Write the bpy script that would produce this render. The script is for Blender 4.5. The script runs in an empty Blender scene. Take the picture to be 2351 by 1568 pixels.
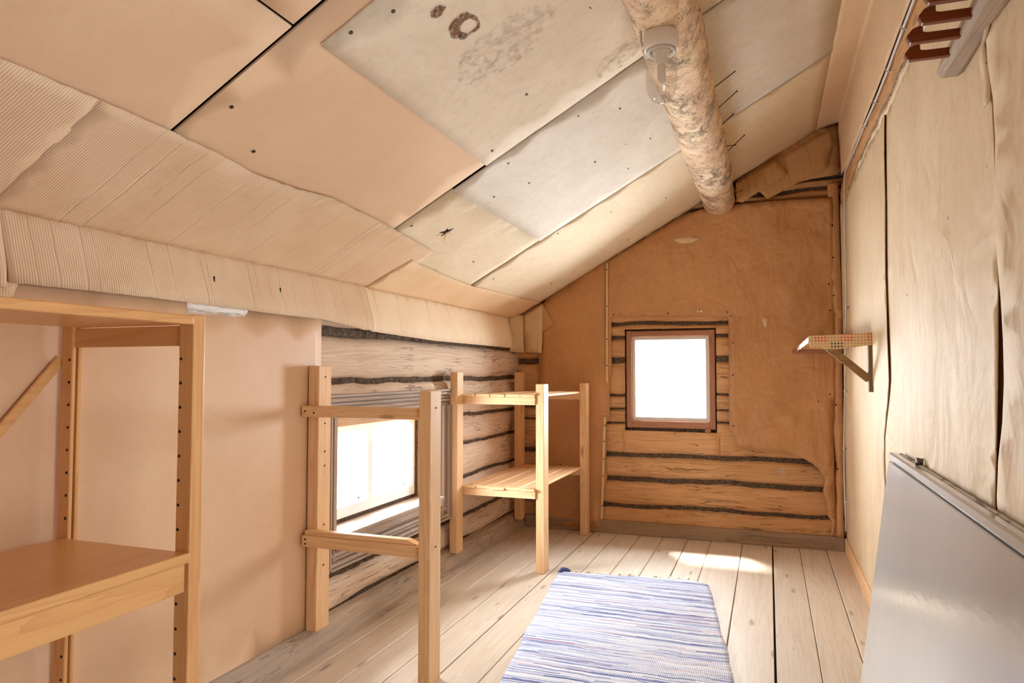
import bpy, bmesh, math, random
from mathutils import Vector, Matrix, noise
from mathutils.geometry import delaunay_2d_cdt
random.seed(7)
SC = bpy.context.scene
COL = SC.collection
PI = math.pi

# ------------------------------------------------------------------ camera, sky, sun, window light, exposure
cd = bpy.data.cameras.new('camera')
cam = bpy.data.objects.new('camera', cd); COL.objects.link(cam)
cd.sensor_width = 36.0; cd.lens = 1600.7 / 2351 * 36.0
cd.clip_start = 0.02
cam.location = (0, 0, 1.2)
cam.rotation_mode = 'XYZ'
cam.rotation_euler = (PI / 2 + 0.0440, 0, 0.35207)
SC.camera = cam

w = bpy.data.worlds.new('sky'); SC.world = w; w.use_nodes = True
w.node_tree.nodes['Background'].inputs[0].default_value = (0.90, 0.95, 1.0, 1)
w.node_tree.nodes['Background'].inputs[1].default_value = 3.0

def light(name, kind, energy, color=(1, 1, 1)):
    l = bpy.data.lights.new(name, kind); l.energy = energy; l.color = color
    o = bpy.data.objects.new(name, l); COL.objects.link(o)
    return o, l
o, l = light('sun', 'SUN', 9.0, (1, .95, .88)); l.angle = math.radians(6)
o.rotation_euler = Vector((.36, -.60, -1.10)).to_track_quat('-Z', 'Y').to_euler()
def sky_opening(name, loc, direction, sx, sy, energy, color):
    o, l = light(name, 'AREA', energy, color)
    l.shape = 'RECTANGLE'; l.size = sx; l.size_y = sy
    o.location = loc; o.rotation_euler = Vector(direction).to_track_quat('-Z', 'Z').to_euler()
    return o
# daylight falling through the two window openings (lights stand outside the panes)
sky_opening('daylight_far', (-.68, 5.62, 1.2), (0, -1, -.05), .62, .7, 70, (.90, .95, 1))
sky_opening('daylight_left', (-2.25, 3.17, .75), (1, 0, .05), 1.0, .48, 62, (.90, .95, 1))

vs = SC.view_settings
vs.view_transform = 'Standard'; vs.look = 'None'; vs.gamma = 1.0; vs.use_curve_mapping = False
vs.exposure = 0.86
try:
    SC.cycles.use_denoising = True
    SC.cycles.max_bounces = 12; SC.cycles.diffuse_bounces = 8; SC.cycles.transparent_max_bounces = 16
    SC.cycles.sample_clamp_indirect = 8
except Exception:
    pass

# ------------------------------------------------------------------ materials
def srgb(r, g, b):
    f = lambda c: (c / 255 / 12.92) if c / 255 <= .04045 else ((c / 255 + .055) / 1.055) ** 2.4
    return (f(r), f(g), f(b), 1)

class NT:
    def __init__(s, name):
        s.m = bpy.data.materials.new(name); s.m.use_nodes = True
        s.t = s.m.node_tree; s.b = s.t.nodes['Principled BSDF']
        s.b.inputs['Specular IOR Level'].default_value = .3
    def n(s, typ, ins=None, **kw):
        nd = s.t.nodes.new(typ)
        for k, v in kw.items(): setattr(nd, k, v)
        for k, v in (ins or {}).items(): s.put(nd.inputs[k], v)
        return nd
    def put(s, sock, v):
        if hasattr(v, 'is_output') or isinstance(v, bpy.types.NodeSocket): s.t.links.new(v, sock)
        else: sock.default_value = v
    def math(s, op, a, b=0.0, c=None, clamp=False):
        nd = s.n('ShaderNodeMath', operation=op, use_clamp=clamp)
        s.put(nd.inputs[0], a); s.put(nd.inputs[1], b)
        if c is not None: s.put(nd.inputs[2], c)
        return nd.outputs[0]
    def mix(s, fac, a, b, blend='MIX'):
        nd = s.n('ShaderNodeMix', data_type='RGBA', blend_type=blend)
        s.put(nd.inputs[0], fac); s.put(nd.inputs[6], a); s.put(nd.inputs[7], b)
        return nd.outputs[2]
    def ramp(s, fac, stops):
        nd = s.n('ShaderNodeValToRGB'); e = nd.color_ramp.elements
        while len(e) < len(stops): e.new(.5)
        for el, (p, c) in zip(e, stops): el.position = p; el.color = c if len(c) == 4 else (*c, 1)
        s.put(nd.inputs[0], fac)
        return nd.outputs[0]
    def coord(s, scale=(1, 1, 1), offset=(0, 0, 0)):
        tc = s.n('ShaderNodeTexCoord')
        mp = s.n('ShaderNodeMapping', {0: tc.outputs['Object']})
        mp.inputs['Scale'].default_value = scale; mp.inputs['Location'].default_value = offset
        return mp.outputs[0]
    def noise(s, vec, scale, detail=4, rough=.55, dist=0):
        return s.n('ShaderNodeTexNoise', {'Vector': vec, 'Scale': scale, 'Detail': detail, 'Roughness': rough, 'Distortion': dist}).outputs[0]
    def vor(s, vec, scale, rnd=1.0):
        return s.n('ShaderNodeTexVoronoi', {'Vector': vec, 'Scale': scale, 'Randomness': rnd})
    def bump(s, h, strength=.3, dist=.002, normal=None):
        nd = s.n('ShaderNodeBump', {'Height': h, 'Strength': strength, 'Distance': dist})
        if normal is not None: s.put(nd.inputs['Normal'], normal)
        return nd.outputs[0]
    def island(s):
        return s.n('ShaderNodeNewGeometry').outputs['Random Per Island']
    def done(s, color, rough=.7, normal=None, spec=None, metal=0):
        s.put(s.b.inputs['Base Color'], color); s.put(s.b.inputs['Roughness'], rough)
        if normal is not None: s.put(s.b.inputs['Normal'], normal)
        if spec is not None: s.b.inputs['Specular IOR Level'].default_value = spec
        s.b.inputs['Metallic'].default_value = metal
        return s.m

def plain(name, c, rough=.6, metal=0, spec=.4):
    return NT(name).done(srgb(*c), rough, spec=spec, metal=metal)

AX = {'X': (1.2, 26, 26), 'Y': (26, 1.2, 26), 'Z': (26, 26, 1.2)}
def wood(name, axis, light_c, dark_c, rough=.6, knots=.5, tone=.12, grain=1.0, bump=.15, gray=0, crack=0, spec=.3):
    """Boards sawn along one axis: growth rings, fine fibre, knots, board-to-board tone."""
    s = NT(name)
    v = s.coord(AX[axis])
    isl = s.island()
    off = s.n('ShaderNodeCombineXYZ', {0: s.math('MULTIPLY', isl, 37.0), 1: s.math('MULTIPLY', isl, 91.0), 2: s.math('MULTIPLY', isl, 53.0)}).outputs[0]
    v2 = s.n('ShaderNodeVectorMath', {0: v, 1: off}, operation='ADD').outputs[0]
    ring = s.noise(v2, .55, 3, .5, .6)
    band = s.math('FRACT', s.math('MULTIPLY', ring, 9.0))
    band = s.math('POWER', band, 2.2)
    fib = s.noise(v2, 3.2, 5, .65)
    g = s.math('ADD', s.math('MULTIPLY', band, .55 * grain), s.math('MULTIPLY', s.math('SUBTRACT', fib, .35), .9 * grain))
    col = s.mix(s.math('MULTIPLY', g, .8, clamp=True), srgb(*light_c), srgb(*dark_c))
    # knots: stretched cells, only some of them
    kv = {'X': (3.2, 13, 13), 'Y': (13, 3.2, 13), 'Z': (13, 13, 3.2)}[axis]
    kvv = s.n('ShaderNodeVectorMath', {0: s.coord(kv), 1: off}, operation='ADD').outputs[0]
    vo = s.vor(kvv, 1.0)
    pick = s.n('ShaderNodeSeparateColor', {0: vo.outputs['Color']}).outputs[0]
    kd = s.math('ADD', vo.outputs['Distance'], s.math('MULTIPLY', s.math('GREATER_THAN', pick, knots), 5.0))
    kmask = s.ramp(kd, [(0.0, (1, 1, 1)), (.10, (.8, .8, .8)), (.17, (0, 0, 0))])
    col = s.mix(s.math('MULTIPLY', kmask, .62), col, srgb(int(dark_c[0] * .62), int(dark_c[1] * .52), int(dark_c[2] * .45)))
    # tone per board
    tn = s.math('ADD', 1 - tone, s.math('MULTIPLY', isl, 2 * tone))
    tc = s.n('ShaderNodeCombineColor', {0: tn, 1: tn, 2: tn}).outputs[0]
    col = s.mix(1.0, col, tc, 'MULTIPLY')
    if gray:
        gm = s.ramp(s.noise(s.coord({'X': (1, 5, 5), 'Y': (5, 1, 5), 'Z': (5, 5, 1)}[axis]), 1.6, 5, .6), [(.38, (0, 0, 0)), (.68, (1, 1, 1))])
        col = s.mix(s.math('MULTIPLY', gm, gray), col, srgb(150, 138, 126))
    h = fib
    if crack:
        cv = {'X': (.9, 16, 16), 'Y': (16, .9, 16), 'Z': (16, 16, .9)}[axis]
        cn = s.noise(s.coord(cv), 1.0, 6, .62, 1.2)
        cm = s.ramp(s.math('ABSOLUTE', s.math('SUBTRACT', cn, .5)), [(0.0, (1, 1, 1)), (.012, (0, 0, 0))])
        gate = s.ramp(s.noise(s.coord((2, 2, 2)), 1.5, 2), [(.46, (0, 0, 0)), (.56, (1, 1, 1))])
        cm = s.math('MULTIPLY', cm, gate)
        col = s.mix(s.math('MULTIPLY', cm, crack), col, srgb(58, 40, 28))
        h = s.math('SUBTRACT', fib, s.math('MULTIPLY', cm, 2.0))
    return s.done(col, rough, s.bump(h, bump, .003), spec)

def paper(name, base, dark, scale=1.0, rough=.75, specks=.0, wrinkle=.5, fibre=.12, spec=.3, speck_c=(70, 48, 30), streak=0, mottle=.30):
    """Building paper / fibreboard: mottling, fibres, creases and fly specks."""
    s = NT(name)
    v = s.coord()
    big = s.noise(v, 2.3 * scale, 5, .6)
    fine = s.noise(v, 420, 2, .6)
    col = s.mix(s.ramp(big, [(.34, (0, 0, 0)), (.7, (1, 1, 1))]), srgb(*base), srgb(*dark))
    col = s.mix(s.math('MULTIPLY', s.math('SUBTRACT', fine, .4), fibre * 3, clamp=True), col, srgb(int(dark[0] * .72), int(dark[1] * .68), int(dark[2] * .62)))
    mot = s.ramp(s.noise(v, 26, 5, .7), [(.48, (0, 0, 0)), (.72, (1, 1, 1))])
    col = s.mix(s.math('MULTIPLY', mot, mottle), col, srgb(int(dark[0] * .86), int(dark[1] * .83), int(dark[2] * .8)))
    if streak:
        st = s.noise(s.coord((5, 5, .7)), 2.0, 4, .6)
        col = s.mix(s.math('MULTIPLY', s.ramp(st, [(.45, (0, 0, 0)), (.75, (1, 1, 1))]), streak), col, srgb(min(255, base[0] + 18), min(255, base[1] + 20), min(255, base[2] + 22)))
    if specks:
        vo = s.vor(s.n('ShaderNodeVectorMath', {0: v, 1: s.n('ShaderNodeVectorMath', {0: s.n('ShaderNodeTexNoise', {'Vector': v, 'Scale': 50.0}).outputs[1], 'Scale': .03}, operation='SCALE').outputs[0]}, operation='ADD').outputs[0], 13)
        pk = s.n('ShaderNodeSeparateColor', {0: vo.outputs['Color']}).outputs[1]
        cl = s.noise(v, 3.1, 2)
        d = s.math('ADD', vo.outputs['Distance'], s.math('MULTIPLY', s.math('GREATER_THAN', s.math('ADD', pk, s.math('MULTIPLY', s.math('SUBTRACT', .55, cl), 2.5)), specks), 4.0))
        sm = s.ramp(d, [(0, (1, 1, 1)), (.055, (1, 1, 1)), (.08, (0, 0, 0))])
        col = s.mix(s.math('MULTIPLY', sm, .85), col, srgb(*speck_c))
    cre = s.noise(s.coord((1, 1, 1)), 5.0 * scale, 3, .5, .9)
    if wrinkle > .5:
        mpv = s.n('ShaderNodeMapping', {0: v}); mpv.inputs['Rotation'].default_value = (.5, .7, .4); mpv.inputs['Scale'].default_value = (1.6, .8, .6)
        f2 = s.noise(mpv.outputs[0], 3.4, 4, .5, .5)
        cre = s.math('ADD', cre, s.math('MULTIPLY', f2, 1.4))
    h = s.math('ADD', s.math('MULTIPLY', cre, wrinkle * 6), s.math('MULTIPLY', fine, .10))
    return s.done(col, rough, s.bump(h, .5, .004), spec)

def corrugated(name, base, dark, axis, pitch=.0075, strength=.5, creases=(), skew=0.0, flutes=1.0):
    """cardboard: flutes, plus folded creases across the sheet (creases = world positions along the axis)"""
    s = NT(name)
    pos = s.n('ShaderNodeNewGeometry').outputs['Position']; sx = s.n('ShaderNodeSeparateXYZ', {0: pos})
    u = sx.outputs[{'X': 0, 'Y': 1, 'Z': 2}[axis]]
    if skew: u = s.math('ADD', u, s.math('MULTIPLY', sx.outputs[2], skew))
    wv = s.math('SINE', s.math('MULTIPLY', u, 2 * PI / pitch))
    big = s.noise(pos, 4, 4)
    fine = s.noise(pos, 300, 2)
    col = s.mix(s.ramp(big, [(.35, (0, 0, 0)), (.7, (1, 1, 1))]), srgb(*base), srgb(*dark))
    if flutes: col = s.mix(s.math('MULTIPLY', s.math('ADD', wv, 1.0), .13 * flutes), col, srgb(*[int(c * .80) for c in dark]))
    h = s.math('ADD', s.math('MULTIPLY', wv, .5 * flutes), s.math('ADD', s.math('MULTIPLY', fine, .25), s.math('MULTIPLY', big, 1.2)))
    wob = s.math('MULTIPLY', s.math('SUBTRACT', s.noise(pos, 4, 3), .5), .035)
    uw = s.math('ADD', u, wob)
    tot = None
    for (c, wdt) in creases:
        d = s.math('ABSOLUTE', s.math('SUBTRACT', uw, c))
        m = s.math('SUBTRACT', 1.0, s.math('MULTIPLY', d, 1 / wdt), clamp=True)
        tot = m if tot is None else s.math('MAXIMUM', tot, m)
    if tot is not None:
        gate = s.ramp(s.noise(pos, 6, 3), [(.36, (.1, .1, .1)), (.62, (1, 1, 1))])
        tot = s.math('MULTIPLY', tot, gate)
        col = s.mix(s.math('MULTIPLY', tot, .22), col, srgb(*[int(c * .72) for c in dark]))
        h = s.math('SUBTRACT', h, s.math('MULTIPLY', tot, 4.5))
    return s.done(col, .8, s.bump(h, strength, .0018), .2)

M = {}
PINE = ((228, 190, 144), (196, 144, 96))
for a in 'XYZ':
    M['pine' + a] = wood('sawn_pine_' + a, a, *PINE, knots=.34, tone=.06, bump=.12)
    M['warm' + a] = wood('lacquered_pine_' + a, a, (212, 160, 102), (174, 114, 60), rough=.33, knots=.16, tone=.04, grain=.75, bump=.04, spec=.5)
    M['log' + a] = wood('hewn_log_' + a, a, (212, 162, 110), (164, 112, 68), rough=.72, knots=.25, tone=.08, bump=.5, gray=.15, crack=.9)
M['logpale'] = wood('pale_hewn_log', 'Y', (222, 198, 172), (182, 150, 122), rough=.72, knots=.3, tone=.07, bump=.5, gray=.14, crack=.9)
M['old'] = wood('weathered_grey_wood_Y', 'Y', (186, 166, 146), (140, 120, 102), rough=.75, knots=.3, tone=.05, bump=.4, gray=.65, crack=.5)
M['oldX'] = wood('weathered_grey_wood_X', 'X', (164, 134, 106), (124, 96, 72), rough=.75, knots=.3, tone=.05, bump=.4, gray=.5, crack=.5)
M['oldZ'] = wood('weathered_casing_Z', 'Z', (186, 160, 140), (140, 112, 92), rough=.65, knots=.2, tone=.08, bump=.3, gray=.4)
M['casY'] = wood('weathered_casing_Y', 'Y', (190, 168, 150), (142, 118, 100), rough=.65, knots=.2, tone=.08, bump=.3, gray=.55)
M['oldbrown'] = wood('dark_brown_planks', 'Z', (110, 76, 48), (78, 52, 32), rough=.8)
M['redwood'] = wood('old_red_frame_wood', 'X', (176, 122, 90), (130, 84, 60), rough=.65, knots=.2, tone=.08, bump=.4, gray=.2)
M['redwoodZ'] = wood('old_red_frame_wood_Z', 'Z', (176, 122, 90), (130, 84, 60), rough=.65, knots=.2, tone=.08, bump=.4, gray=.2)
M['floor'] = wood('scrubbed_floor_boards', 'Y', (214, 199, 180), (182, 162, 138), rough=.5, knots=.6, tone=.05, grain=.9, bump=.12, gray=.12, spec=.35)
M['dirt'] = plain('dark_gap_dust', (52, 42, 34), .95)
M['hard'] = paper('brown_hardboard', (222, 186, 150), (213, 174, 137), 1.0, .5, 0, .03, .16, .4, mottle=.10)
M['hardceil'] = paper('pinkish_hardboard', (223, 190, 155), (215, 180, 144), 1.0, .75, 0, .03, .12, mottle=.12)
M['fibre'] = paper('cream_fibreboard', (226, 211, 188), (210, 192, 166), 1.2, .8, .05, .05, .14, .35)
M['fibregrey'] = paper('greyish_fibreboard', (220, 211, 196), (206, 194, 176), 1.2, .75, .05, .05, .12, .4)
M['fibrecream'] = paper('yellowed_fibreboard', (230, 214, 184), (220, 202, 170), 1.2, .8, .04, .05, .12)
M['kraft'] = paper('brown_building_paper', (200, 150, 100), (184, 131, 82), .9, .6, .07, .8, .14, .35, (60, 36, 20))
M['kraftR'] = paper('wrinkled_brown_paper', (200, 150, 100), (184, 131, 82), .9, .5, .07, 1.9, .14, .45, (60, 36, 20))
M['kraftL'] = paper('tan_building_paper', (216, 194, 160), (202, 176, 138), .8, .66, .22, 1.3, .10, .3, (66, 44, 28), streak=.16)
M['cardflat'] = paper('smooth_cardboard', (224, 194, 156), (214, 182, 142), 1.0, .75, 0, .05, .1)
M['cardflatpale'] = paper('pale_smooth_cardboard', (232, 212, 182), (226, 202, 168), 1.0, .75, 0, .06, .1)
M['corrY'] = corrugated('corrugated_cardboard', (230, 202, 168), (220, 188, 152), 'Y', creases=[(1.40, .004), (1.47, .006), (1.56, .003), (1.62, .003), (1.78, .003), (1.92, .003), (2.0, .004), (2.12, .003), (2.30, .003), (2.53, .005), (2.57, .004), (2.61, .003), (2.75, .004), (2.80, .004)])
M['corrW'] = corrugated('wall_corrugated_cardboard', (232, 206, 174), (222, 192, 158), 'Y', creases=[(1.315, .004), (1.375, .003), (1.458, .006), (1.50, .003), (1.698, .005), (1.78, .003), (1.92, .004), (1.945, .003), (2.158, .006), (2.20, .003), (2.27, .003), (2.33, .004), (2.41, .003), (2.56, .007), (2.60, .004), (2.70, .003), (2.78, .003), (2.95, .005), (3.0, .005)])
M['corrP'] = corrugated('smooth_creased_cardboard', (228, 198, 160), (220, 186, 146), 'Y', flutes=0, creases=[(3.25, .003), (3.42, .003), (3.94, .005), (4.3, .002)])
M['corrQ'] = corrugated('pale_creased_cardboard', (234, 214, 184), (228, 204, 170), 'Y', flutes=0, creases=[(3.08, .004), (3.30, .003), (3.43, .003), (3.66, .003), (3.95, .004), (4.4, .002)])
M['corrX'] = corrugated('brown_corrugated_cardboard', (208, 164, 112), (196, 150, 98), 'X', .008, .6, [(.52, .006), (.575, .005), (.64, .004), (.70, .006), (.74, .004), (.80, .005), (.90, .004), (.96, .003)], .25)
M['white'] = NT('white_window_paint').done(srgb(238, 240, 242), .45)
M['whitedull'] = NT('greyed_white_paint').done(srgb(214, 206, 196), .5)
M['porcelain'] = plain('lamp_porcelain', (222, 212, 196), .35, 0, .5)
M['bulbglass'] = plain('frosted_bulb_glass', (226, 220, 212), .12, 0, .8)
M['steel'] = plain('dull_steel', (120, 112, 104), .4, .9)
M['rust'] = plain('dark_nail_iron', (58, 44, 36), .6, .6)
M['cable'] = plain('grey_cable_sheath', (196, 190, 180), .5)
M['dark'] = plain('dark_crevice', (40, 28, 20), .95)

def mk():
    s = NT('moss_caulking'); v = s.coord()
    c = s.ramp(s.noise(v, 70, 4, .7), [(.35, srgb(62, 48, 38)), (.6, srgb(112, 92, 74)), (.78, srgb(150, 128, 104))])
    return s.done(c, .95, s.bump(s.noise(v, 120, 3), 1.0, .01))
M['moss'] = mk()

def mk():
    s = NT('wool_insulation'); v = s.coord()
    c = s.ramp(s.noise(v, 90, 4, .7), [(.35, srgb(96, 78, 62)), (.6, srgb(176, 150, 120)), (.75, srgb(204, 182, 150))])
    return s.done(c, .95, s.bump(s.noise(v, 160, 3), 1.0, .008))
M['wool'] = mk()

def mk():
    s = NT('peeled_log_bark'); v = s.coord((1, .55, 1)); v1 = s.coord()
    big = s.noise(v, 7, 5, .6)
    col = s.ramp(big, [(.3, srgb(204, 166, 132)), (.5, srgb(222, 192, 158)), (.7, srgb(238, 214, 182))])
    bk = s.noise(v, 17, 7, .78, .5)
    gate = s.ramp(s.noise(v1, 4.2, 3), [(.42, (0, 0, 0)), (.60, (1, 1, 1))])
    bm = s.math('MULTIPLY', s.ramp(bk, [(.50, (0, 0, 0)), (.56, (1, 1, 1))]), gate)
    col = s.mix(s.math('MULTIPLY', bm, .7), col, srgb(120, 92, 70))
    vc = s.vor(s.n('ShaderNodeVectorMath', {0: s.coord((1, .6, 1)), 1: s.n('ShaderNodeVectorMath', {0: s.n('ShaderNodeTexNoise', {'Vector': v1, 'Scale': 12.0}).outputs[1], 'Scale': .12}, operation='SCALE').outputs[0]}, operation='ADD').outputs[0], 11)
    chip = s.n('ShaderNodeSeparateColor', {0: vc.outputs['Color']}).outputs[0]
    col = s.mix(s.math('MULTIPLY', s.math('GREATER_THAN', chip, .72), .5), col, srgb(240, 216, 178))
    fl = s.noise(s.coord((1, .8, 1)), 75, 5, .7)
    flm = s.math('MULTIPLY', s.ramp(fl, [(.60, (0, 0, 0)), (.66, (1, 1, 1))]), s.ramp(s.noise(v1, 6, 2), [(.4, (.15, .15, .15)), (.6, (1, 1, 1))]))
    col = s.mix(s.math('MULTIPLY', flm, .65), col, srgb(92, 66, 48))
    worm = s.noise(s.coord((1, 1.6, 1)), 26, 4, .6, 2.2)
    wm = s.ramp(s.math('ABSOLUTE', s.math('SUBTRACT', worm, .5)), [(0, (1, 1, 1)), (.022, (0, 0, 0))])
    wg = s.ramp(s.noise(v1, 15, 3), [(.5, (0, 0, 0)), (.6, (1, 1, 1))])
    wm = s.math('MULTIPLY', wm, wg)
    col = s.mix(s.math('MULTIPLY', wm, .8), col, srgb(74, 50, 34))
    h = s.math('SUBTRACT', s.math('SUBTRACT', s.math('ADD', s.math('MULTIPLY', big, 1.6), s.math('MULTIPLY', chip, .5)), s.math('ADD', s.math('MULTIPLY', bm, .8), s.math('MULTIPLY', flm, .7))), s.math('MULTIPLY', wm, 1.0))
    return s.done(col, .75, s.bump(h, .9, .008))
M['bark'] = mk()

def mk():
    s = NT('thin_window_glass')
    s.t.nodes.remove(s.b); out = s.t.nodes['Material Output']
    tr = s.n('ShaderNodeBsdfTransparent', {0: (.98, .99, .99, 1)}); gl = s.n('ShaderNodeBsdfGlossy', {'Roughness': .02})
    lw = s.n('ShaderNodeLayerWeight', {0: .5})
    fr = s.math('ADD', .03, s.math('MULTIPLY', s.math('POWER', lw.outputs['Facing'], 5.0), .8))
    mx = s.n('ShaderNodeMixShader', {0: fr, 1: tr.outputs[0], 2: gl.outputs[0]})
    s.t.links.new(mx.outputs[0], out.inputs[0]); return s.m
M['glass'] = mk()
def mk():
    s = NT('lamp_dome_glass')
    s.t.nodes.remove(s.b); out = s.t.nodes['Material Output']
    tr = s.n('ShaderNodeBsdfTransparent', {0: (.95, .94, .92, 1)}); gl = s.n('ShaderNodeBsdfGlossy', {'Roughness': .03})
    lw = s.n('ShaderNodeLayerWeight', {0: .25})
    fac = s.ramp(lw.outputs['Facing'], [(0, (.10, .10, .10)), (.5, (.2, .2, .2)), (1, (.9, .9, .9))])
    mx = s.n('ShaderNodeMixShader', {0: fac, 1: tr.outputs[0], 2: gl.outputs[0]})
    s.t.links.new(mx.outputs[0], out.inputs[0]); return s.m
M['dome'] = mk()

def mk():
    s = NT('grey_gloss_panel'); v = s.coord()
    sm = s.noise(s.coord((1, 1.5, 1.0)), 2.2, 3, .5, 2.5)
    line = s.ramp(s.math('ABSOLUTE', s.math('SUBTRACT', sm, .5)), [(0, (1, 1, 1)), (.010, (0, 0, 0))])
    base = srgb(184, 183, 180)
    dirt = s.ramp(s.noise(v, 3, 5, .6), [(.35, (0, 0, 0)), (.75, (1, 1, 1))])
    base = s.mix(s.math('MULTIPLY', dirt, .25), base, srgb(196, 192, 187))
    rough = s.math('ADD', .19, s.math('MULTIPLY', dirt, .05))
    h = s.noise(s.coord((60, 14, 60)), 1.0, 3, .5)
    return s.done(base, rough, s.bump(h, .22, .002), .8)
M['panel'] = mk()
def mk():
    s = NT('chipped_grey_edge'); v = s.coord((1, .35, 1))
    m = s.ramp(s.noise(v, 22, 6, .7), [(.5, (0, 0, 0)), (.56, (1, 1, 1))])
    return s.done(s.mix(m, srgb(184, 178, 170), srgb(108, 92, 78)), .5)
M['paneledge'] = mk()

def mk():
    """woven rag rug: weft stripes of blue, white and a little rose, plain warp ribs"""
    s = NT('rag_rug_weave'); tc = s.n('ShaderNodeTexCoord')
    sx = s.n('ShaderNodeSeparateXYZ', {0: tc.outputs['Object']}); x, y = sx.outputs[0], sx.outputs[1]
    wob = s.noise(s.coord((2.2, .9, 1)), 2.0, 3)
    yy = s.math('ADD', y, s.math('MULTIPLY', wob, .05))
    row = s.math('FLOOR', s.math('MULTIPLY', yy, 150.0))
    seg = s.math('FLOOR', s.math('ADD', s.math('MULTIPLY', x, 2.6), s.math('MULTIPLY', row, 0.371)))
    cv = s.n('ShaderNodeCombineXYZ', {0: row, 1: seg, 2: 0.0}).outputs[0]
    wn = s.n('ShaderNodeTexWhiteNoise', {0: cv}, noise_dimensions='3D').outputs[0]
    slow = s.noise(s.coord((.55, 16, 1)), 1.6, 4, .65)
    k = s.math('ADD', s.math('MULTIPLY', wn, .75), s.math('MULTIPLY', s.math('SUBTRACT', slow, .5), 1.5))
    col = s.ramp(k, [(.10, srgb(238, 238, 242)), (.28, srgb(206, 213, 234)), (.42, srgb(168, 180, 216)), (.52, srgb(224, 227, 238)), (.62, srgb(132, 146, 194)), (.75, srgb(84, 98, 158)), (.9, srgb(58, 70, 128))])
    pink = s.math('GREATER_THAN', s.n('ShaderNodeTexWhiteNoise', {0: s.n('ShaderNodeCombineXYZ', {0: row, 1: 3.0, 2: seg}).outputs[0]}, noise_dimensions='3D').outputs[0], .955)
    col = s.mix(s.math('MULTIPLY', pink, .55), col, srgb(206, 140, 158))
    warp = s.math('SINE', s.math('MULTIPLY', x, 2 * PI / .007))
    rowf = s.math('FRACT', s.math('MULTIPLY', yy, 150.0))
    dots = s.math('MULTIPLY', s.math('GREATER_THAN', warp, .35), s.math('GREATER_THAN', rowf, .45))
    col = s.mix(s.math('MULTIPLY', dots, .45), col, srgb(238, 238, 242))
    h = s.math('ADD', s.math('MULTIPLY', warp, .4), s.math('SINE', s.math('MULTIPLY', rowf, PI)))
    return s.done(col, .95, s.bump(h, .6, .003), .1)
M['rug'] = mk()
M['pegwood'] = wood('shade_dark_peg_wood', 'X', (128, 64, 28), (92, 42, 18), rough=.5, knots=0, tone=.04, bump=.08)  # dark brown holds the shadow on the pegs, put into the wood colour
M['bracket'] = wood('old_brown_bracket_wood', 'X', (150, 116, 74), (112, 80, 46), rough=.6, knots=.2, tone=.05, bump=.15)
M['bracketZ'] = wood('old_brown_batten_wood', 'Z', (136, 106, 72), (104, 78, 50), rough=.6, knots=.2, tone=.05, bump=.15)
M['cotton'] = plain('cotton_fringe', (226, 220, 208), .95, 0, .1)
M['cottonblue'] = plain('blue_rag_end', (78, 88, 132), .95, 0, .1)

def mk():
    """shelf oilcloth: blocks of small triangles, red, black and tan"""
    s = NT('triangle_print_oilcloth'); tc = s.n('ShaderNodeTexCoord')
    sx = s.n('ShaderNodeSeparateXYZ', {0: tc.outputs['Object']})
    u = s.math('MULTIPLY', s.math('ADD', sx.outputs[0], sx.outputs[1]), 1 / .0145)
    v = s.math('MULTIPLY', sx.outputs[2], 1 / .0145)
    fu, fv = s.math('FRACT', u), s.math('FRACT', v)
    tri = s.math('LESS_THAN', s.math('ADD', fu, fv), .92)
    bu = s.math('FLOOR', s.math('DIVIDE', s.math('ADD', u, s.math('FLOOR', s.math('MULTIPLY', v, .4))), 4.0))
    bv = s.math('FLOOR', s.math('DIVIDE', v, 2.6))
    wn = s.n('ShaderNodeTexWhiteNoise', {0: s.n('ShaderNodeCombineXYZ', {0: bu, 1: bv, 2: 4.0}).outputs[0]}, noise_dimensions='3D').outputs[0]
    ink = s.ramp(wn, [(0, srgb(196, 62, 44)), (.34, srgb(196, 150, 104)), (.62, srgb(40, 44, 38)), (.84, srgb(178, 136, 92))])
    ink.node.color_ramp.interpolation = 'CONSTANT'
    col = s.mix(s.math('MULTIPLY', tri, .9), srgb(222, 196, 152), ink)
    return s.done(col, .4, None, .5)
M['oilcloth'] = mk()
def mk():
    s = NT('oilcloth_white_backing'); v = s.coord((1, 1, 1))
    m = s.ramp(s.vor(v, 60).outputs['Distance'], [(.25, (1, 1, 1)), (.4, (0, 0, 0))])
    return s.done(s.mix(s.math('MULTIPLY', m, .35), srgb(238, 228, 212), srgb(170, 160, 150)), .5)
M['backing'] = mk()

def stain_mat(name, c, scale, lo, hi, alpha=1.0):
    s = NT(name); v = s.coord()
    n_ = s.noise(v, scale, 5, .65)
    m = s.ramp(n_, [(lo, (0, 0, 0)), (hi, (1, 1, 1))])
    s.put(s.b.inputs['Alpha'], s.math('MULTIPLY', m, alpha))
    return s.done(srgb(*c), .8)
M['stain'] = stain_mat('brown_water_stain', (126, 76, 34), 60, .34, .70, .95)
M['scrape'] = stain_mat('pale_scraped_wood', (226, 206, 184), 60, .40, .75, .6)
M['smudge'] = stain_mat('grey_smudge', (150, 130, 108), 34, .45, .9, .34)
def mk():
    s = NT('white_brush_smear')
    pos = s.n('ShaderNodeNewGeometry').outputs['Position']
    sc = s.n('ShaderNodeMapping', {0: pos}); sc.inputs['Scale'].default_value = (1, 6, 110)
    n_ = s.noise(sc.outputs[0], 1.3, 5, .7)
    z = s.n('ShaderNodeSeparateXYZ', {0: pos}).outputs[2]
    m = s.ramp(s.math('ADD', n_, s.math('MULTIPLY', s.math('SUBTRACT', z, 1.415), 7.0)), [(.36, (0, 0, 0)), (.60, (1, 1, 1))])
    s.put(s.b.inputs['Alpha'], m)
    return s.done(srgb(236, 232, 226), .6)
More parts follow.
